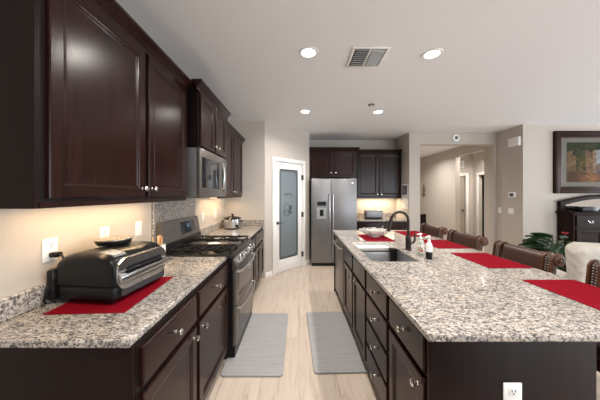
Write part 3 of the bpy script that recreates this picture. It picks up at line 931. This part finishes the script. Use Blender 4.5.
# ------------------------------------------------------------------ things on the left counter
# indoor grill: local x along the counter (world +y), front faces +X
g = thing('indoor_grill', 'black countertop grill with a steel front on a red placemat', 'grill', (-1.045, 1.355, 0.9185), math.radians(84))
g.scale = (1.03, 1.0, 1.05)
def dome(u, v):
    pass
def section(w, h, z0, n=10):
    """rounded arch cross-section in (y, z): front is -y"""
    pts = [(-w, z0)]
    for k in range(n+1):
        a = PI - k*PI/n
        e = 0.55
        c_, s_ = math.cos(a), math.sin(a)
        pts.append((w*math.copysign(abs(c_)**e, c_), z0+0.02+(h-z0-0.02)*abs(s_)**e))
    pts.append((w, z0))
    return pts
def loft(secs):
    b = MB()
    rings = [[b.bm.verts.new((x, y, z)) for y, z in pts] for x, pts in secs]
    n = len(rings[0])
    for i in range(len(rings)-1):
        for k in range(n):
            b.bm.faces.new((rings[i][k], rings[i][(k+1) % n], rings[i+1][(k+1) % n], rings[i+1][k]))
    b.bm.faces.new(rings[0]); b.bm.faces.new(list(reversed(rings[-1])))
    return b
base = loft([(-0.18, section(0.150, 0.085, 0.012)), (-0.17, section(0.16, 0.085, 0.006)), (0.17, section(0.16, 0.085, 0.006)), (0.18, section(0.150, 0.085, 0.012))])
gb_ = MB()
gb_.box(-0.185, 0.185, -0.165, 0.155, 0.012, 0.088, 0.022, 4)
for sx in (-0.14, 0.14):
    for sy in (-0.11, 0.11):
        gb_.lathe([(0.018, 0.0), (0.018, 0.02)], 12, Matrix.Translation((sx, sy, 0)))
gb_.build('base', 'black', g)
base.bm.free()
ld_ = []
for x, s_, hh in ((-0.188, 0.82, 0.185), (-0.186, 0.90, 0.205), (-0.178, 0.965, 0.222), (-0.155, 1.0, 0.235), (0.155, 1.0, 0.235), (0.178, 0.965, 0.222), (0.186, 0.90, 0.205), (0.188, 0.82, 0.185)):
    ld_.append((x, section(0.168*s_, hh, 0.0885, 16)))
lid = loft(ld_).build('lid', M['black_satin'] if 'black_satin' in M else 'black', g)
# steel front plate with a dark slot
fp = MB()
def rr(x0, x1, z0, z1, r, n=5):
    P = []
    for cx, cz, a0 in ((x1-r, z1-r, 0), (x0+r, z1-r, PI/2), (x0+r, z0+r, PI), (x1-r, z0+r, 1.5*PI)):
        for k in range(n+1):
            a = a0+k*PI/2/n
            P.append((cx+r*math.cos(a), cz+r*math.sin(a)))
    return P
fp.prism(rr(-0.172, 0.172, 0.06, 0.208, 0.055, 7), 'y', -0.1725, -0.160)
fpo = fp.build('front_plate', 'steel', g, smooth=False)
MB().prism(rr(-0.125, 0.135, 0.115, 0.165, 0.018), 'y', -0.1745, -0.1727).build('front_slot', 'black_gloss', fpo, smooth=False)
MB().prism(rr(-0.15, 0.15, 0.03, 0.065, 0.012), 'y', -0.172, -0.1655).build('drip_tray', 'slot', g, smooth=False)
hb = MB(); hb.box(-0.188, 0.188, -0.212, -0.196, 0.112, 0.140, 0.004)
for sx in (-0.155, 0.155):
    hb.box(sx-0.012, sx+0.012, -0.197, -0.1748, 0.122, 0.142, 0.002)
hb.build('handle', 'steel', g)
text('logo', 'ninja', 0.026, 'slot', (0.0, -0.1729, 0.186), (PI/2, 0, 0), fpo)
# sticker on the near shoulder of the lid
def lidz(y):
    w_, h_, z_ = 0.168, 0.235, 0.0885
    return z_+0.02+(h_-z_-0.02)*(1-abs(y/w_)**(2/0.55))**(0.55/2)
M['grey_sticker'] = mat('grey_sticker', (0.16, 0.16, 0.165), 0.35)
stk = MB().grid(lambda u, v: (-0.152+0.075*u, -0.135+0.10*v, lidz(-0.135+0.10*v)+0.001), 4, 12).build('sticker', 'grey_sticker', g, solid=0.0006)
for k in range(4):
    MB().grid(lambda u, v, k=k: (-0.142+0.017*k+0.0035*u, -0.122+(0.05+0.02*(k % 2))*v, lidz(-0.122+(0.05+0.02*(k % 2))*v)+0.002), 1, 6).build('print_line', 'plastic_white', stk, solid=0.0005)
# rear vent housing by the wall with the cord
MB().box(-0.20, -0.06, 0.157, 0.195, 0.012, 0.16, 0.014, 3).build('grease_collector', 'black', g)
cord = MB()
cord.tube([(-1.262, 1.218, 1.152), (-1.215, 1.21, 1.152), (-1.20, 1.205, 1.135), (-1.212, 1.19, 1.08), (-1.235, 1.165, 1.0), (-1.248, 1.155, 0.94), (-1.245, 1.16, 0.925)], 0.006, 8)
co = cord.build('power_cord', 'black')
pl = MB().box(-1.276, -1.235, 1.20, 1.236, 1.14, 1.166, 0.006).build('plug', 'black', co)
co.parent = g
co.matrix_parent_inverse = (Matrix.Translation(g.location) @ Matrix.Rotation(g.rotation_euler.z, 4, 'Z') @ Matrix.Diagonal((1.03, 1.0, 1.05, 1))).inverted()
# covered dish on the grill
cdh = thing('covered_dish', 'round black dish with a metal lid coloured by a painted warm reflection resting on the grill', 'dish', (-1.105, 1.41, 1.1665), 0)
MB().lathe([(0.06, 0), (0.082, 0.004), (0.090, 0.022), (0.088, 0.027), (0.05, 0.027)], 40).build('dish', 'black', cdh)
MB().lathe([(0.088, 0.0275), (0.094, 0.031), (0.094, 0.036), (0.080, 0.039), (0.04, 0.040), (0.005, 0.040)], 40).build('lid', 'lid_reflection', cdh)
# utensil crock
ck = thing('utensil_crock', 'small white crock behind the grill', 'crock', (-1.135, 1.905, 0.9145), 0)
MB().lathe([(0.045, 0), (0.05, 0.005), (0.052, 0.14), (0.047, 0.14), (0.045, 0.01), (0.01, 0.008)], 24).build('crock', 'plastic_white', ck)
def utensil(label, dx, dy, tx, ty, L):
    r = MB()
    p0 = Vector((-1.135+dx, 1.905+dy, 0.925)); p1 = p0+Vector((tx, ty, L))
    r.cyl(p0, p1, 0.006, 0.006, 10)
    q = (p1-p0).to_track_quat('Z', 'Y').to_matrix().to_4x4()
    r.box(-0.024, 0.024, -0.003, 0.003, -0.035, 0.03, 0.003, 2, Matrix.Translation(p1) @ q)
    return tag(r.build('wooden_spatula', 'tan_wood'), label, 'spatula', 'wooden spatulas in the white crock')
utensil('wooden spatula leaning in the white crock behind the grill', -0.015, -0.012, -0.015, -0.012, 0.168)
utensil('wooden spatula leaning in the white crock behind the grill', 0.01, 0.0, -0.005, 0.0, 0.176)
utensil('wooden spatula leaning in the white crock behind the grill', 0.008, 0.010, 0.010, 0.006, 0.164)
# slow cooker
sc_ = thing('slow_cooker', 'oval steel slow cooker with a black lid by the pantry-side wall', 'slow cooker', (-1.07, 3.80, 0.9145), 0)
ov = Matrix.Diagonal((1.0, 1.15, 1, 1))
MB().lathe([(0.115, 0.012), (0.13, 0.02), (0.136, 0.06), (0.136, 0.15), (0.13, 0.158)], 32, ov).build('body', 'steel', sc_)
MB().lathe([(0.12, 0.0), (0.125, 0.005), (0.125, 0.0125)], 32, ov).build('base', 'black', sc_)
lid = MB().lathe([(0.137, 0.1585), (0.140, 0.165), (0.135, 0.172), (0.09, 0.188), (0.03, 0.196), (0.01, 0.197)], 32, ov).build('lid', 'black_gloss', sc_)
MB().lathe([(0.012, 0.1975), (0.012, 0.21), (0.026, 0.216), (0.026, 0.228), (0.012, 0.233)], 16).build('lid_knob', 'black', lid)
MB().lathe([(0.024, 0), (0.024, 0.008), (0.02, 0.022)], 16, Matrix.Translation((0.10, -0.112, 0.05)) @ Matrix.Rotation(math.radians(-40), 4, 'Z').inverted() @ Matrix.Rotation(PI/2, 4, 'X')).build('dial', 'black', sc_)
for sx in (-1, 1):
    MB().box(sx*0.1365, sx*0.165, -0.04, 0.04, 0.11, 0.13, 0.006).build('handle', 'black', sc_)

# ------------------------------------------------------------------ floor mats
def fmat(label, x0, x1, y0, y1, rz):
    b = MB()
    b.prism(rr(-(x1-x0)/2, (x1-x0)/2, -(y1-y0)/2, (y1-y0)/2, 0.03), 'z', 0.0, 0.014)
    o = b.build('kitchen_mat', 'matgrey', smooth=False, bevel=0.005)
    o.location = ((x0+x1)/2, (y0+y1)/2, 0.0005); o.rotation_euler = (0, 0, rz)
    return tag(o, label, 'mat', 'grey kitchen floor mats')
fmat('grey anti-fatigue mat on the floor in front of the range', -0.635, -0.128, 1.885, 2.88, 0.0)
fmat('grey anti-fatigue mat on the floor in front of the island drawers', 0.105, 0.572, 1.92, 2.91, math.radians(2.0))

# ------------------------------------------------------------------ bar stools (facing -y locally)
def make_stool(label):
    r = thing('bar_stool', label, 'stool', (0, 0, 0), 0, 'leather bar stools along the island')
    hw = 0.27
    for sx in (-1, 1):
        for y, sp in ((-0.20, -0.02), (0.17, 0.04)):
            x = sx*0.20
            m4 = Matrix.Translation((x, y, 0))
            b = MB()
            b.tube([(x+sx*0.02, y+sp, 0.0), (x+sx*0.012, y+sp*0.6, 0.2), (x, y, 0.56)], 0.02, 10, [0.017, 0.02, 0.026])
            b.lathe([(0.022, 0.36), (0.031, 0.37), (0.031, 0.39), (0.022, 0.40)], 12, Matrix.Translation((x+sx*0.006, y+sp*0.3, 0)))
            b.build('leg', 'stooldark', r)
    b = MB()
    b.cyl((-0.205, -0.21, 0.22), (0.205, -0.21, 0.22), 0.014, seg=10)
    b.cyl((-0.205, -0.205, 0.27), (-0.205, 0.185, 0.27), 0.012, seg=10)
    b.cyl((0.205, -0.205, 0.27), (0.205, 0.185, 0.27), 0.012, seg=10)
    b.build('footrest', 'stooldark', r)
    MB().box(-0.235, 0.235, -0.235, 0.21, 0.56, 0.615, 0.006).build('seat_frame', 'stooldark', r)
    MB().box(-0.24, 0.24, -0.24, 0.205, 0.6155, 0.685, 0.028, 4).build('seat', 'leather', r)
    # back: profile in (y, z), rolled backwards at the top
    prof = [(0.20, 0.66), (0.215, 0.74), (0.225, 0.82), (0.232, 0.90), (0.238, 0.952)]
    cx, cz, rad = 0.280, 0.962, 0.042
    for k in range(0, 11):
        a = PI - k*PI*1.15/10
        prof.append((cx+rad*math.cos(a), cz+rad*math.sin(a)))
    backp = [(0.262, 0.912), (0.256, 0.82), (0.247, 0.74), (0.232, 0.66)]
    poly = prof+backp
    # leather panel slightly proud, bowed
    MB().prism(poly, 'x', -hw+0.105, hw-0.085).build('backrest', 'leather', r)
    # side stiles: dark leather band edged with copper wood strips
    def off(pts, d):
        return [(y-d, z) for y, z in pts]
    for sx in (-1, 1):
        x_in, x_out = hw-0.085, hw
        lo, hi = sorted((sx*(x_in+0.001), sx*x_out))
        st = MB().prism(poly, 'x', lo, hi).build('back_post', 'stooldark', r)
        for xo in (x_in+0.012, hw-0.010):
            b = MB()
            pts = [(sx*xo, y-0.004, z) for y, z in prof[:5]]
            for k in range(0, 9):
                a = PI - k*PI/10
                pts.append((sx*xo, cx+(rad+0.004)*math.cos(a), cz+(rad+0.004)*math.sin(a)))
            b.tube(pts, 0.0095, 8)
            b.build('carved_edge', 'stoolwood', st)
        b = MB()
        path = [(prof[i][0], prof[i][1]) for i in range(5)] + [(cx+rad*math.cos(PI-k*PI/10), cz+rad*math.sin(PI-k*PI/10)) for k in range(1, 7)]
        # nail heads at even spacing along the path
        acc = 0.0
        for i in range(len(path)-1):
            p, q = Vector(path[i]), Vector(path[i+1])
            L = (q-p).length; dvec = (q-p)/L
            nn = Vector((-dvec.y, dvec.x))
            while acc < L:
                c2 = p+dvec*acc+nn*0.002
                for xo in (0.032, 0.052):
                    m4 = Matrix.Translation((sx*(x_in+xo), c2.x, c2.y)) @ Vector((0, nn.x, nn.y)).to_track_quat('Z', 'Y').to_matrix().to_4x4()
                    b.lathe([(0.007, -0.002), (0.0065, 0.001), (0.004, 0.0035), (0.001, 0.0045)], 8, m4)
                acc += 0.019
            acc -= L
        b.build('nail_trim', 'antique_nail', st)
        # scroll end cap
        b = MB()
        xo = sx*(hw+0.001)
        m4 = Matrix.Translation((xo, cx, cz)) @ Matrix.Rotation(sx*PI/2, 4, 'Y')
        b.lathe([(0.040, 0), (0.040, 0.006), (0.028, 0.010), (0.026, 0.006), (0.016, 0.006), (0.014, 0.012), (0.004, 0.014)], 20, m4)
        b.build('scroll_cap', 'stoolwood', st)
    return r
stool = make_stool('brown leather bar stool at the stool side, farthest down the island past the faucet')
SXC = 1.665
spots = [(3.42, 'brown leather bar stool at the stool side, farthest down the island past the faucet'),
         (2.745, 'brown leather bar stool second along from the faucet end, behind the soap bottles'),
         (2.035, 'brown leather bar stool third along from the faucet end, in front of the potted plant'),
         (1.36, 'brown leather bar stool closest to the bare island end, in front of the cream armchair')]
for i, (y, lab) in enumerate(spots):
    if i == 0:
        stool.location = (SXC, y, 0); stool.rotation_euler = (0, 0, -PI/2)
    else:
        dup(stool, (SXC + (0.09 if i == 3 else 0), y, 0), -PI/2, lab)

# ------------------------------------------------------------------ dining corner
ac = thing('armchair', 'cream quilted slipcovered armchair beyond the stools', 'armchair', (3.25, 2.62, 0), math.radians(-20))
# local: faces +y, its back towards -y
MB().box(-0.36, 0.36, -0.26, 0.36, 0.06, 0.30, 0.03, 3).build('base', 'quilt', ac)
MB().box(-0.27, 0.27, -0.18, 0.38, 0.301, 0.47, 0.06, 5).build('seat_cushion', 'quilt', ac)
for sx in (-1, 1):
    MB().box(sx*0.28, sx*0.42, -0.24, 0.36, 0.15, 0.62, 0.06, 5).build('armrest', 'quilt', ac)
mt = Matrix.Translation((0, -0.27, 0.26)) @ Matrix.Rotation(math.radians(12), 4, 'X')
bb = MB().box(-0.40, 0.40, -0.10, 0.10, 0.0, 0.80, 0.075, 6)
for v in bb.bm.verts:
    k = v.co.z/0.80
    v.co.x *= 0.78+0.30*k
    v.co.z -= 0.10*(abs(v.co.x)/0.42)**2*k
bmesh.ops.transform(bb.bm, matrix=mt, verts=bb.bm.verts)
bb.build('backrest', 'quilt', ac)
for sx in (-1, 1):
    for sy in (-0.2, 0.31):
        MB().cyl((sx*0.3, sy, 0), (sx*0.3, sy, 0.06), 0.022, 0.03, 12).build('foot', 'stooldark', ac)

# sideboard with mirror gallery
sb = thing('sideboard', 'dark mahogany sideboard with an arched mirror back under the framed painting', 'sideboard', (4.72, 4.06, 0), 0)
SW = 1.5
MB().box(0, SW, 0.0, 0.25, 0.08, 1.115).build('body', 'darkwood', sb, smooth=False)
MB().box(-0.03, SW+0.03, -0.03, 0.26, 1.1155, 1.155, 0.008).build('top', 'darkwood', sb)
MB().box(-0.015, SW+0.015, -0.015, 0.255, 0.0, 0.079, 0.006).build('plinth', 'darkwood', sb)
for k in range(3):
    x0 = 0.035+k*0.485
    dw = MB().rings_panel(x0, x0+0.46, 0.885, 1.095, SLAB_RINGS).build('drawer', 'darkwood', sb, smooth=False)
    b = MB()
    for sx in (-0.035, 0.035):
        b.lathe([(0.010, 0), (0.010, 0.005), (0.004, 0.007), (0.004, 0.02)], 10, Matrix.Translation((x0+0.23+sx, -0.02, 1.0)) @ Matrix.Rotation(PI/2, 4, 'X'))
    b.tube([(x0+0.195, -0.038, 1.0), (x0+0.21, -0.04, 0.97), (x0+0.25, -0.04, 0.97), (x0+0.265, -0.038, 1.0)], 0.004, 8)
    b.build('pull', 'nickel', dw)
    MB().rings_panel(x0, x0+0.46, 0.14, 0.86, DOOR_RINGS).build('door', 'darkwood', sb, smooth=False)
arch = [(0, 1.1555), (SW, 1.1555)] + [(SW - SW*k/24, 1.325+0.115*math.sin(PI*k/24)) for k in range(25)]
inn = [(0.09, 1.19), (SW-0.09, 1.19)] + [(SW-0.09 - (SW-0.18)*k/24, 1.272+0.105*math.sin(PI*k/24)) for k in range(25)]
b = MB()
A = [b.bm.verts.new((x, 0.195, z)) for x, z in arch]; B = [b.bm.verts.new((x, 0.195, z)) for x, z in inn]
A2 = [b.bm.verts.new((x, 0.25, z)) for x, z in arch]; B2 = [b.bm.verts.new((x, 0.25, z)) for x, z in inn]
n = len(arch)
for i in range(n):
    j = (i+1) % n
    b.bm.faces.new((A[i], A[j], B[j], B[i])); b.bm.faces.new((A2[i], B2[i], B2[j], A2[j]))
    b.bm.faces.new((A[i], A2[i], A2[j], A[j])); b.bm.faces.new((B[i], B[j], B2[j], B2[i]))
mf = b.build('mirror_frame', 'darkwood', sb, smooth=False)
MB().prism(inn, 'y', 0.225, 0.23).build('mirror', 'mirror', mf, smooth=False)
b = MB(); pts = [(-0.03+ (SW+0.06)*k/24, 0.2, 1.320+0.115*math.sin(PI*k/24)) for k in range(25)]
b.tube(pts, 0.022, 8); b.build('arch_cap', 'darkwood', mf)
bx_ = thing('media_box', 'small black box standing on the sideboard before its mirror', 'box', (5.03, 4.145, 1.1555), 0)
MB().box(-0.14, 0.14, -0.075, 0.075, 0.006, 0.085, 0.004).build('case', 'black', bx_)
for sx in (-0.11, 0.11):
    for sy in (-0.055, 0.055):
        MB().cyl((sx, sy, 0), (sx, sy, 0.006), 0.012, seg=10).build('foot', 'slot', bx_)

# framed painting
pt = thing('framed_painting', 'large dark framed painting of a sunny courtyard above the sideboard', 'painting', (4.655, 4.33, 1.478), 0)
PW, PH = 1.5, 1.135
def frame_rect(b, x0, x1, z0, z1, w, y0, y1):
    b.box(x0, x0+w, y0, y1, z0, z1, 0.004); b.box(x1-w, x1, y0, y1, z0, z1, 0.004)
    b.box(x0+w, x1-w, y0, y1, z0, z0+w, 0.004); b.box(x0+w, x1-w, y0, y1, z1-w, z1, 0.004)
b = MB(); frame_rect(b, 0, PW, 0, PH, 0.075, -0.05, -0.001); frame_rect(b, 0.07, PW-0.07, 0.07, PH-0.07, 0.045, -0.038, -0.0015)
b.build('frame', 'canvas_frame', pt)
b = MB(); frame_rect(b, 0.112, PW-0.112, 0.112, PH-0.112, 0.014, -0.034, -0.002); b.build('gilt_edge', 'stoolwood', pt)
MB().box(0.115, PW-0.115, -0.02, -0.01, 0.115, PH-0.115).build('mount', 'mount', pt, smooth=False)
rnd = random.Random(11)
def hash2(i, j):
    v = math.sin(i*127.1+j*311.7)*43758.5453
    return v-math.floor(v)
def vn(x, y):
    i, j = math.floor(x), math.floor(y); fx, fy = x-i, y-j
    fx, fy = fx*fx*(3-2*fx), fy*fy*(3-2*fy)
    return (hash2(i, j)*(1-fx)+hash2(i+1, j)*fx)*(1-fy)+(hash2(i, j+1)*(1-fx)+hash2(i+1, j+1)*fx)*fy
def paintcol(u, v):
    """a generic courtyard: stone house with a doorway, vines on top, bright sky, sunlit path"""
    n1 = vn(u*14, v*14); n2 = vn(u*34+7, v*26+3)
    n = max(0.0, min(1.0, 0.5+1.9*(0.5*n1+0.5*n2-0.5)))
    if v > 0.80+0.10*(n1-0.5) or (v > 0.66 and abs(u-0.2) < 0.2*n1):
        c = (0.03+0.05*n, 0.04+0.05*n, 0.015+0.02*n)
    elif v < 0.23+0.06*math.sin(u*7):
        s_ = max(0, 1-abs(u-0.42-0.3*(0.2-v))/0.26)
        c = (0.10+0.45*s_*n+0.06*n, 0.065+0.20*s_*n, 0.03+0.07*s_*n)
    elif u < 0.46:
        if 0.16 < u < 0.33 and v < 0.66:
            w = 0.21 < u < 0.28 and v < 0.52
            c = (0.25*n+0.08, 0.17*n+0.05, 0.05*n+0.02) if w else (0.045+0.09*n, 0.05+0.07*n, 0.02)
        else:
            c = (0.16+0.20*n, 0.095+0.12*n, 0.05+0.06*n)
    elif u < 0.52:
        c = (0.30+0.2*n, 0.20+0.13*n, 0.13+0.08*n)
    elif v > 0.50+0.45*(u-0.52)*(1 if u < 0.8 else 0.6)+0.05*n - 0.1:
        c = (0.34+0.25*n, 0.36+0.25*n, 0.40+0.22*n)
    else:
        c = (0.10+0.18*n, 0.08+0.12*n, 0.09+0.09*n)
    return tuple(0.44*q for q in c)
cx0, cx1, cz0, cz1 = 0.235, PW-0.235, 0.205, PH-0.205
b = MB(); NU, NV = 110, 74
b.grid(lambda u, v: (cx0+(cx1-cx0)*u, -0.0205-0.001, cz0+(cz1-cz0)*v), NU, NV)
lay = b.bm.loops.layers.float_color.new('paint')
for fc in b.bm.faces:
    for lp in fc.loops:
        co_ = lp.vert.co
        lp[lay] = (*paintcol((co_.x-cx0)/(cx1-cx0), (co_.z-cz0)/(cz1-cz0)), 1)
cv = b.build('canvas', 'paint', pt, smooth=False, solid=0.0015)

# potted plant
pp = thing('potted_plant', 'leafy dark green potted plant with one red flower beside the sideboard', 'plant', (3.83, 3.46, 0), 0)
MB().lathe([(0.12, 0), (0.13, 0.01), (0.165, 0.33), (0.175, 0.34), (0.175, 0.37), (0.155, 0.37), (0.15, 0.335), (0.02, 0.33)], 28).build('pot', 'pot', pp)
MB().lathe([(0.149, 0.336), (0.149, 0.345)], 24).build('soil', 'soil', pp)
rnd = random.Random(3)
lv, stq = MB(), MB()
for k in range(64):
    a = rnd.uniform(0, 2*PI); tilt = rnd.uniform(0.15, 1.0)
    L = rnd.uniform(0.25, 0.52)
    st0 = Vector((0.06*math.cos(a), 0.06*math.sin(a), 0.34))
    reach = L*math.sin(tilt); hgt = L*math.cos(tilt)
    tip = Vector((reach*math.cos(a), reach*math.sin(a), 0.36+hgt*0.95))
    midp = (st0+tip)/2+Vector((0, 0, 0.05))
    stq.tube([st0, midp, tip], 0.004, 5)
    ll, ww = rnd.uniform(0.18, 0.30), rnd.uniform(0.06, 0.10)
    out = Vector((math.cos(a+rnd.uniform(-.5, .5)), math.sin(a+rnd.uniform(-.5, .5)), rnd.uniform(-0.1, 0.45))).normalized()
    side = out.cross(Vector((0, 0, 1))).normalized()
    up = side.cross(out)
    def lf(u, v, tip=tip, out=out, side=side, up=up, ll=ll, ww=ww):
        w = ww*math.sin(PI*min(1, 0.04+u*0.96))**0.8*(1-0.25*u)
        return tip+out*(ll*u)+side*(w*(v-0.5)*2*0.75)+up*(0.03*abs(v-0.5)*2 - 0.16*ll*4*u*u*0.5)
    lv.grid(lf, 7, 4)
lo_ = lv.build('foliage', 'leaf', pp, solid=0.001)
stq.build('stems', 'leaf', pp)
fb = MB()
for k in range(5):
    aa = k*2*PI/5
    fb.grid(lambda u, v, aa=aa: (0.0+ (0.05*u)*math.cos(aa)+(v-0.5)*0.035*math.sin(PI*u)*math.sin(aa), -0.06+(0.05*u)*math.sin(aa)-(v-0.5)*0.035*math.sin(PI*u)*math.cos(aa), 0.885+0.03*u), 4, 3)
fb.build('flower', 'flower', pp, solid=0.001)
MB().tube([(0, 0, 0.34), (0.0, -0.03, 0.7), (0, -0.06, 0.886)], 0.004, 6).build('flower_stem', 'leaf', pp)

# ------------------------------------------------------------------ small things on the walls
sd = thing('smoke_alarm', 'round white alarm on the wall above the hallway opening', 'alarm', (3.26, 4.92, 2.63), 0)
MB().lathe([(0.078, 0.0005), (0.078, 0.02), (0.07, 0.032), (0.045, 0.036), (0.01, 0.037)], 28, Matrix.Rotation(PI/2, 4, 'X')).build('case', 'plastic_white', sd)
MB().lathe([(0.036, 0.0372), (0.03, 0.040)], 24, Matrix.Rotation(PI/2, 4, 'X')).build('grille', 'mount', sd)
ch = thing('door_chime', 'white rectangular chime box high on the narrow return wall', 'chime', (4.11, 4.48, 2.45), -PI/2)
MB().box(-0.115, 0.115, -0.05, -0.0005, -0.085, 0.085, 0.012, 3).build('cover', 'plastic_white', ch)
MB().box(-0.09, 0.09, -0.052, -0.0501, -0.06, 0.06, 0.001).build('front_panel', 'white', ch)
tm = thing('thermostat', 'small white thermostat with a grey screen above the double switch', 'thermostat', (4.11, 4.535, 1.45), -PI/2)
MB().box(-0.075, 0.075, -0.025, -0.0005, -0.055, 0.055, 0.006, 3).build('case', 'plastic_white', tm)
MB().box(-0.045, 0.035, -0.0265, -0.0251, -0.03, 0.03).build('screen', 'etch', tm, smooth=False)
# hall ornament: scrolled metal wall piece
oc = thing('wall_ornament', 'small bronze scrolled ornament hanging on the hallway wall', 'ornament', (4.325, 8.15, 1.55), -PI/2)
b = MB()
b.tube([(0, -0.02, -0.21), (0, -0.02, 0.21)], 0.012, 8)
for s_ in (-1, 1):
    b.tube([(s_*0.075*math.sin(t*PI/8), -0.02, -0.15+0.30*t/16) for t in range(17)], 0.014, 8)
    b.tube([(s_*(0.03+0.03*math.cos(t*PI/6)), -0.025, 0.16+0.03*math.sin(t*PI/6)) for t in range(11)], 0.009, 6)
b.lathe([(0.01, 0), (0.06, 0.03), (0.07, 0.06), (0.03, 0.10), (0.01, 0.11)], 14, Matrix.Translation((0, -0.04, -0.13)) @ Matrix.Diagonal((1, 0.45, 1, 1)))
b.build('scrollwork', 'old_gold', oc)
MB().lathe([(0.016, 0.22), (0.02, 0.23), (0.006, 0.25)], 10, Matrix.Translation((0, -0.02, 0))).build('finial', 'stoolwood', oc)
# dark chair in the hall
hc = thing('hall_chair', 'dark wooden chair back showing just inside the hallway opening', 'chair', (2.86, 5.75, 0), 0)
for sx in (-1, 1):
    MB().box(sx*0.20-0.025, sx*0.20+0.025, -0.025, 0.025, 0.0, 0.98, 0.006).build('back_post', 'darkwood', hc)
    MB().box(sx*0.20-0.022, sx*0.20+0.022, 0.38, 0.424, 0.0, 0.44, 0.005).build('leg', 'darkwood', hc)
MB().box(-0.225, 0.225, -0.02, 0.43, 0.441, 0.48, 0.008).build('seat', 'leather', hc)
MB().box(-0.174, 0.174, -0.018, 0.018, 0.72, 0.975, 0.006).build('top_rail', 'darkwood', hc)
MB().box(-0.174, 0.174, -0.012, 0.012, 0.56, 0.64, 0.005).build('lower_rail', 'darkwood', hc)
vt = thing('wall_vent', 'small white vent plate on the lobby wall above the taupe door', 'vent', (5.08, 7.44, 2.40), 0)
MB().box(-0.12, 0.12, -0.01, -0.0005, -0.11, 0.11, 0.003).build('plate', 'plastic_white', vt)
b = MB()
for k in range(6):
    b.box(-0.1, 0.1, -0.0115, -0.0102, -0.085+0.03*k, -0.075+0.03*k)
b.build('slats', 'mount', vt, smooth=False)

# ------------------------------------------------------------------ ceiling
def downlight(label, x, y, power, z=CEIL, col=(1.0, 0.945, 0.875)):
    r = thing('recessed_light', label, 'light', (x, y, z), 0, 'recessed ceiling lights')
    MB().lathe([(0.062, -0.002), (0.064, -0.006), (0.086, -0.006), (0.089, -0.0005), (0.062, -0.0005)], 32, cap=False).build('trim_ring', 'plastic_white', r)
    MB().lathe([(0.0615, -0.0035), (0.0615, -0.001)], 32).build('lens', 'lens', r, smooth=False)
    ld = bpy.data.lights.new('lamp', 'AREA'); ld.shape = 'DISK'; ld.size = 0.12; ld.energy = power; ld.color = col
    ld.spread = math.radians(150)
    lo = bpy.data.objects.new('lamp', ld); COL.objects.link(lo); lo.parent = r; lo.location = (0, 0, -0.010)
    return r
PWR = 17
downlight('recessed light in the ceiling above the aisle, level with the air vent', 0.086, 2.135, PWR)
downlight('recessed light in the ceiling above the island, level with the air vent', 1.216, 2.158, PWR)
downlight('recessed light in the ceiling above the aisle near the pantry door', 0.093, 3.66, PWR)
downlight('recessed light in the ceiling before the tall upper cabinet, beside the sprinkler', 1.232, 3.68, PWR)
downlight('recessed light in the ceiling over the start of the aisle', 0.09, 0.60, PWR)
downlight('recessed light in the ceiling over the bare island end', 1.22, 0.60, PWR)
downlight('unseen recessed light added in the ceiling inside the hallway', 3.4, 6.9, PWR*2.1)  # out-of-view lamp added to light the hall
downlight('unseen recessed light added in the ceiling of the small lobby off the hallway', 4.95, 6.3, PWR*2.2)  # another unseen lamp, added to light the lobby
av = thing('air_vent', 'white square ceiling register with two banks of louvers', 'vent', (0.635, 2.215, CEIL), 0)
b = MB(); vw = 0.165
b.box(-vw, vw, -vw, -vw+0.024, -0.010, -0.0005, 0.003); b.box(-vw, vw, vw-0.024, vw, -0.010, -0.0005, 0.003)
b.box(-vw, -vw+0.024, -vw+0.024, vw-0.024, -0.010, -0.0005, 0.003); b.box(vw-0.024, vw, -vw+0.024, vw-0.024, -0.010, -0.0005, 0.003)
b.box(-0.008, 0.008, -vw+0.024, vw-0.024, -0.010, -0.0005, 0.002)
b.build('frame', 'plastic_white', av)
MB().box(-vw+0.024, vw-0.024, -vw+0.024, vw-0.024, -0.0018, -0.0008).build('duct', 'duct_grey', av, smooth=False)
for s_ in (-1, 1):
    b = MB()
    for k in range(9):
        y = -0.125+0.031*k
        b.box(-0.058, 0.058, -0.013, 0.013, -0.0008, 0.0008, mtx=Matrix.Translation((s_*0.071, y, -0.0105)) @ Matrix.Rotation(math.radians(38 if s_ < 0 else 62), 4, 'X'))
    b.build('louvers', 'plastic_white', av, smooth=False)
sp = thing('fire_sprinkler', 'small concealed sprinkler cap in the ceiling between lights', 'sprinkler', (1.035, 3.38, CEIL), 0)
MB().lathe([(0.045, -0.0005), (0.045, -0.008), (0.040, -0.010)], 24).build('cap', 'mount', sp)
MB().lathe([(0.018, -0.0102), (0.016, -0.022), (0.010, -0.026)], 16).build('head', 'nickel', sp)
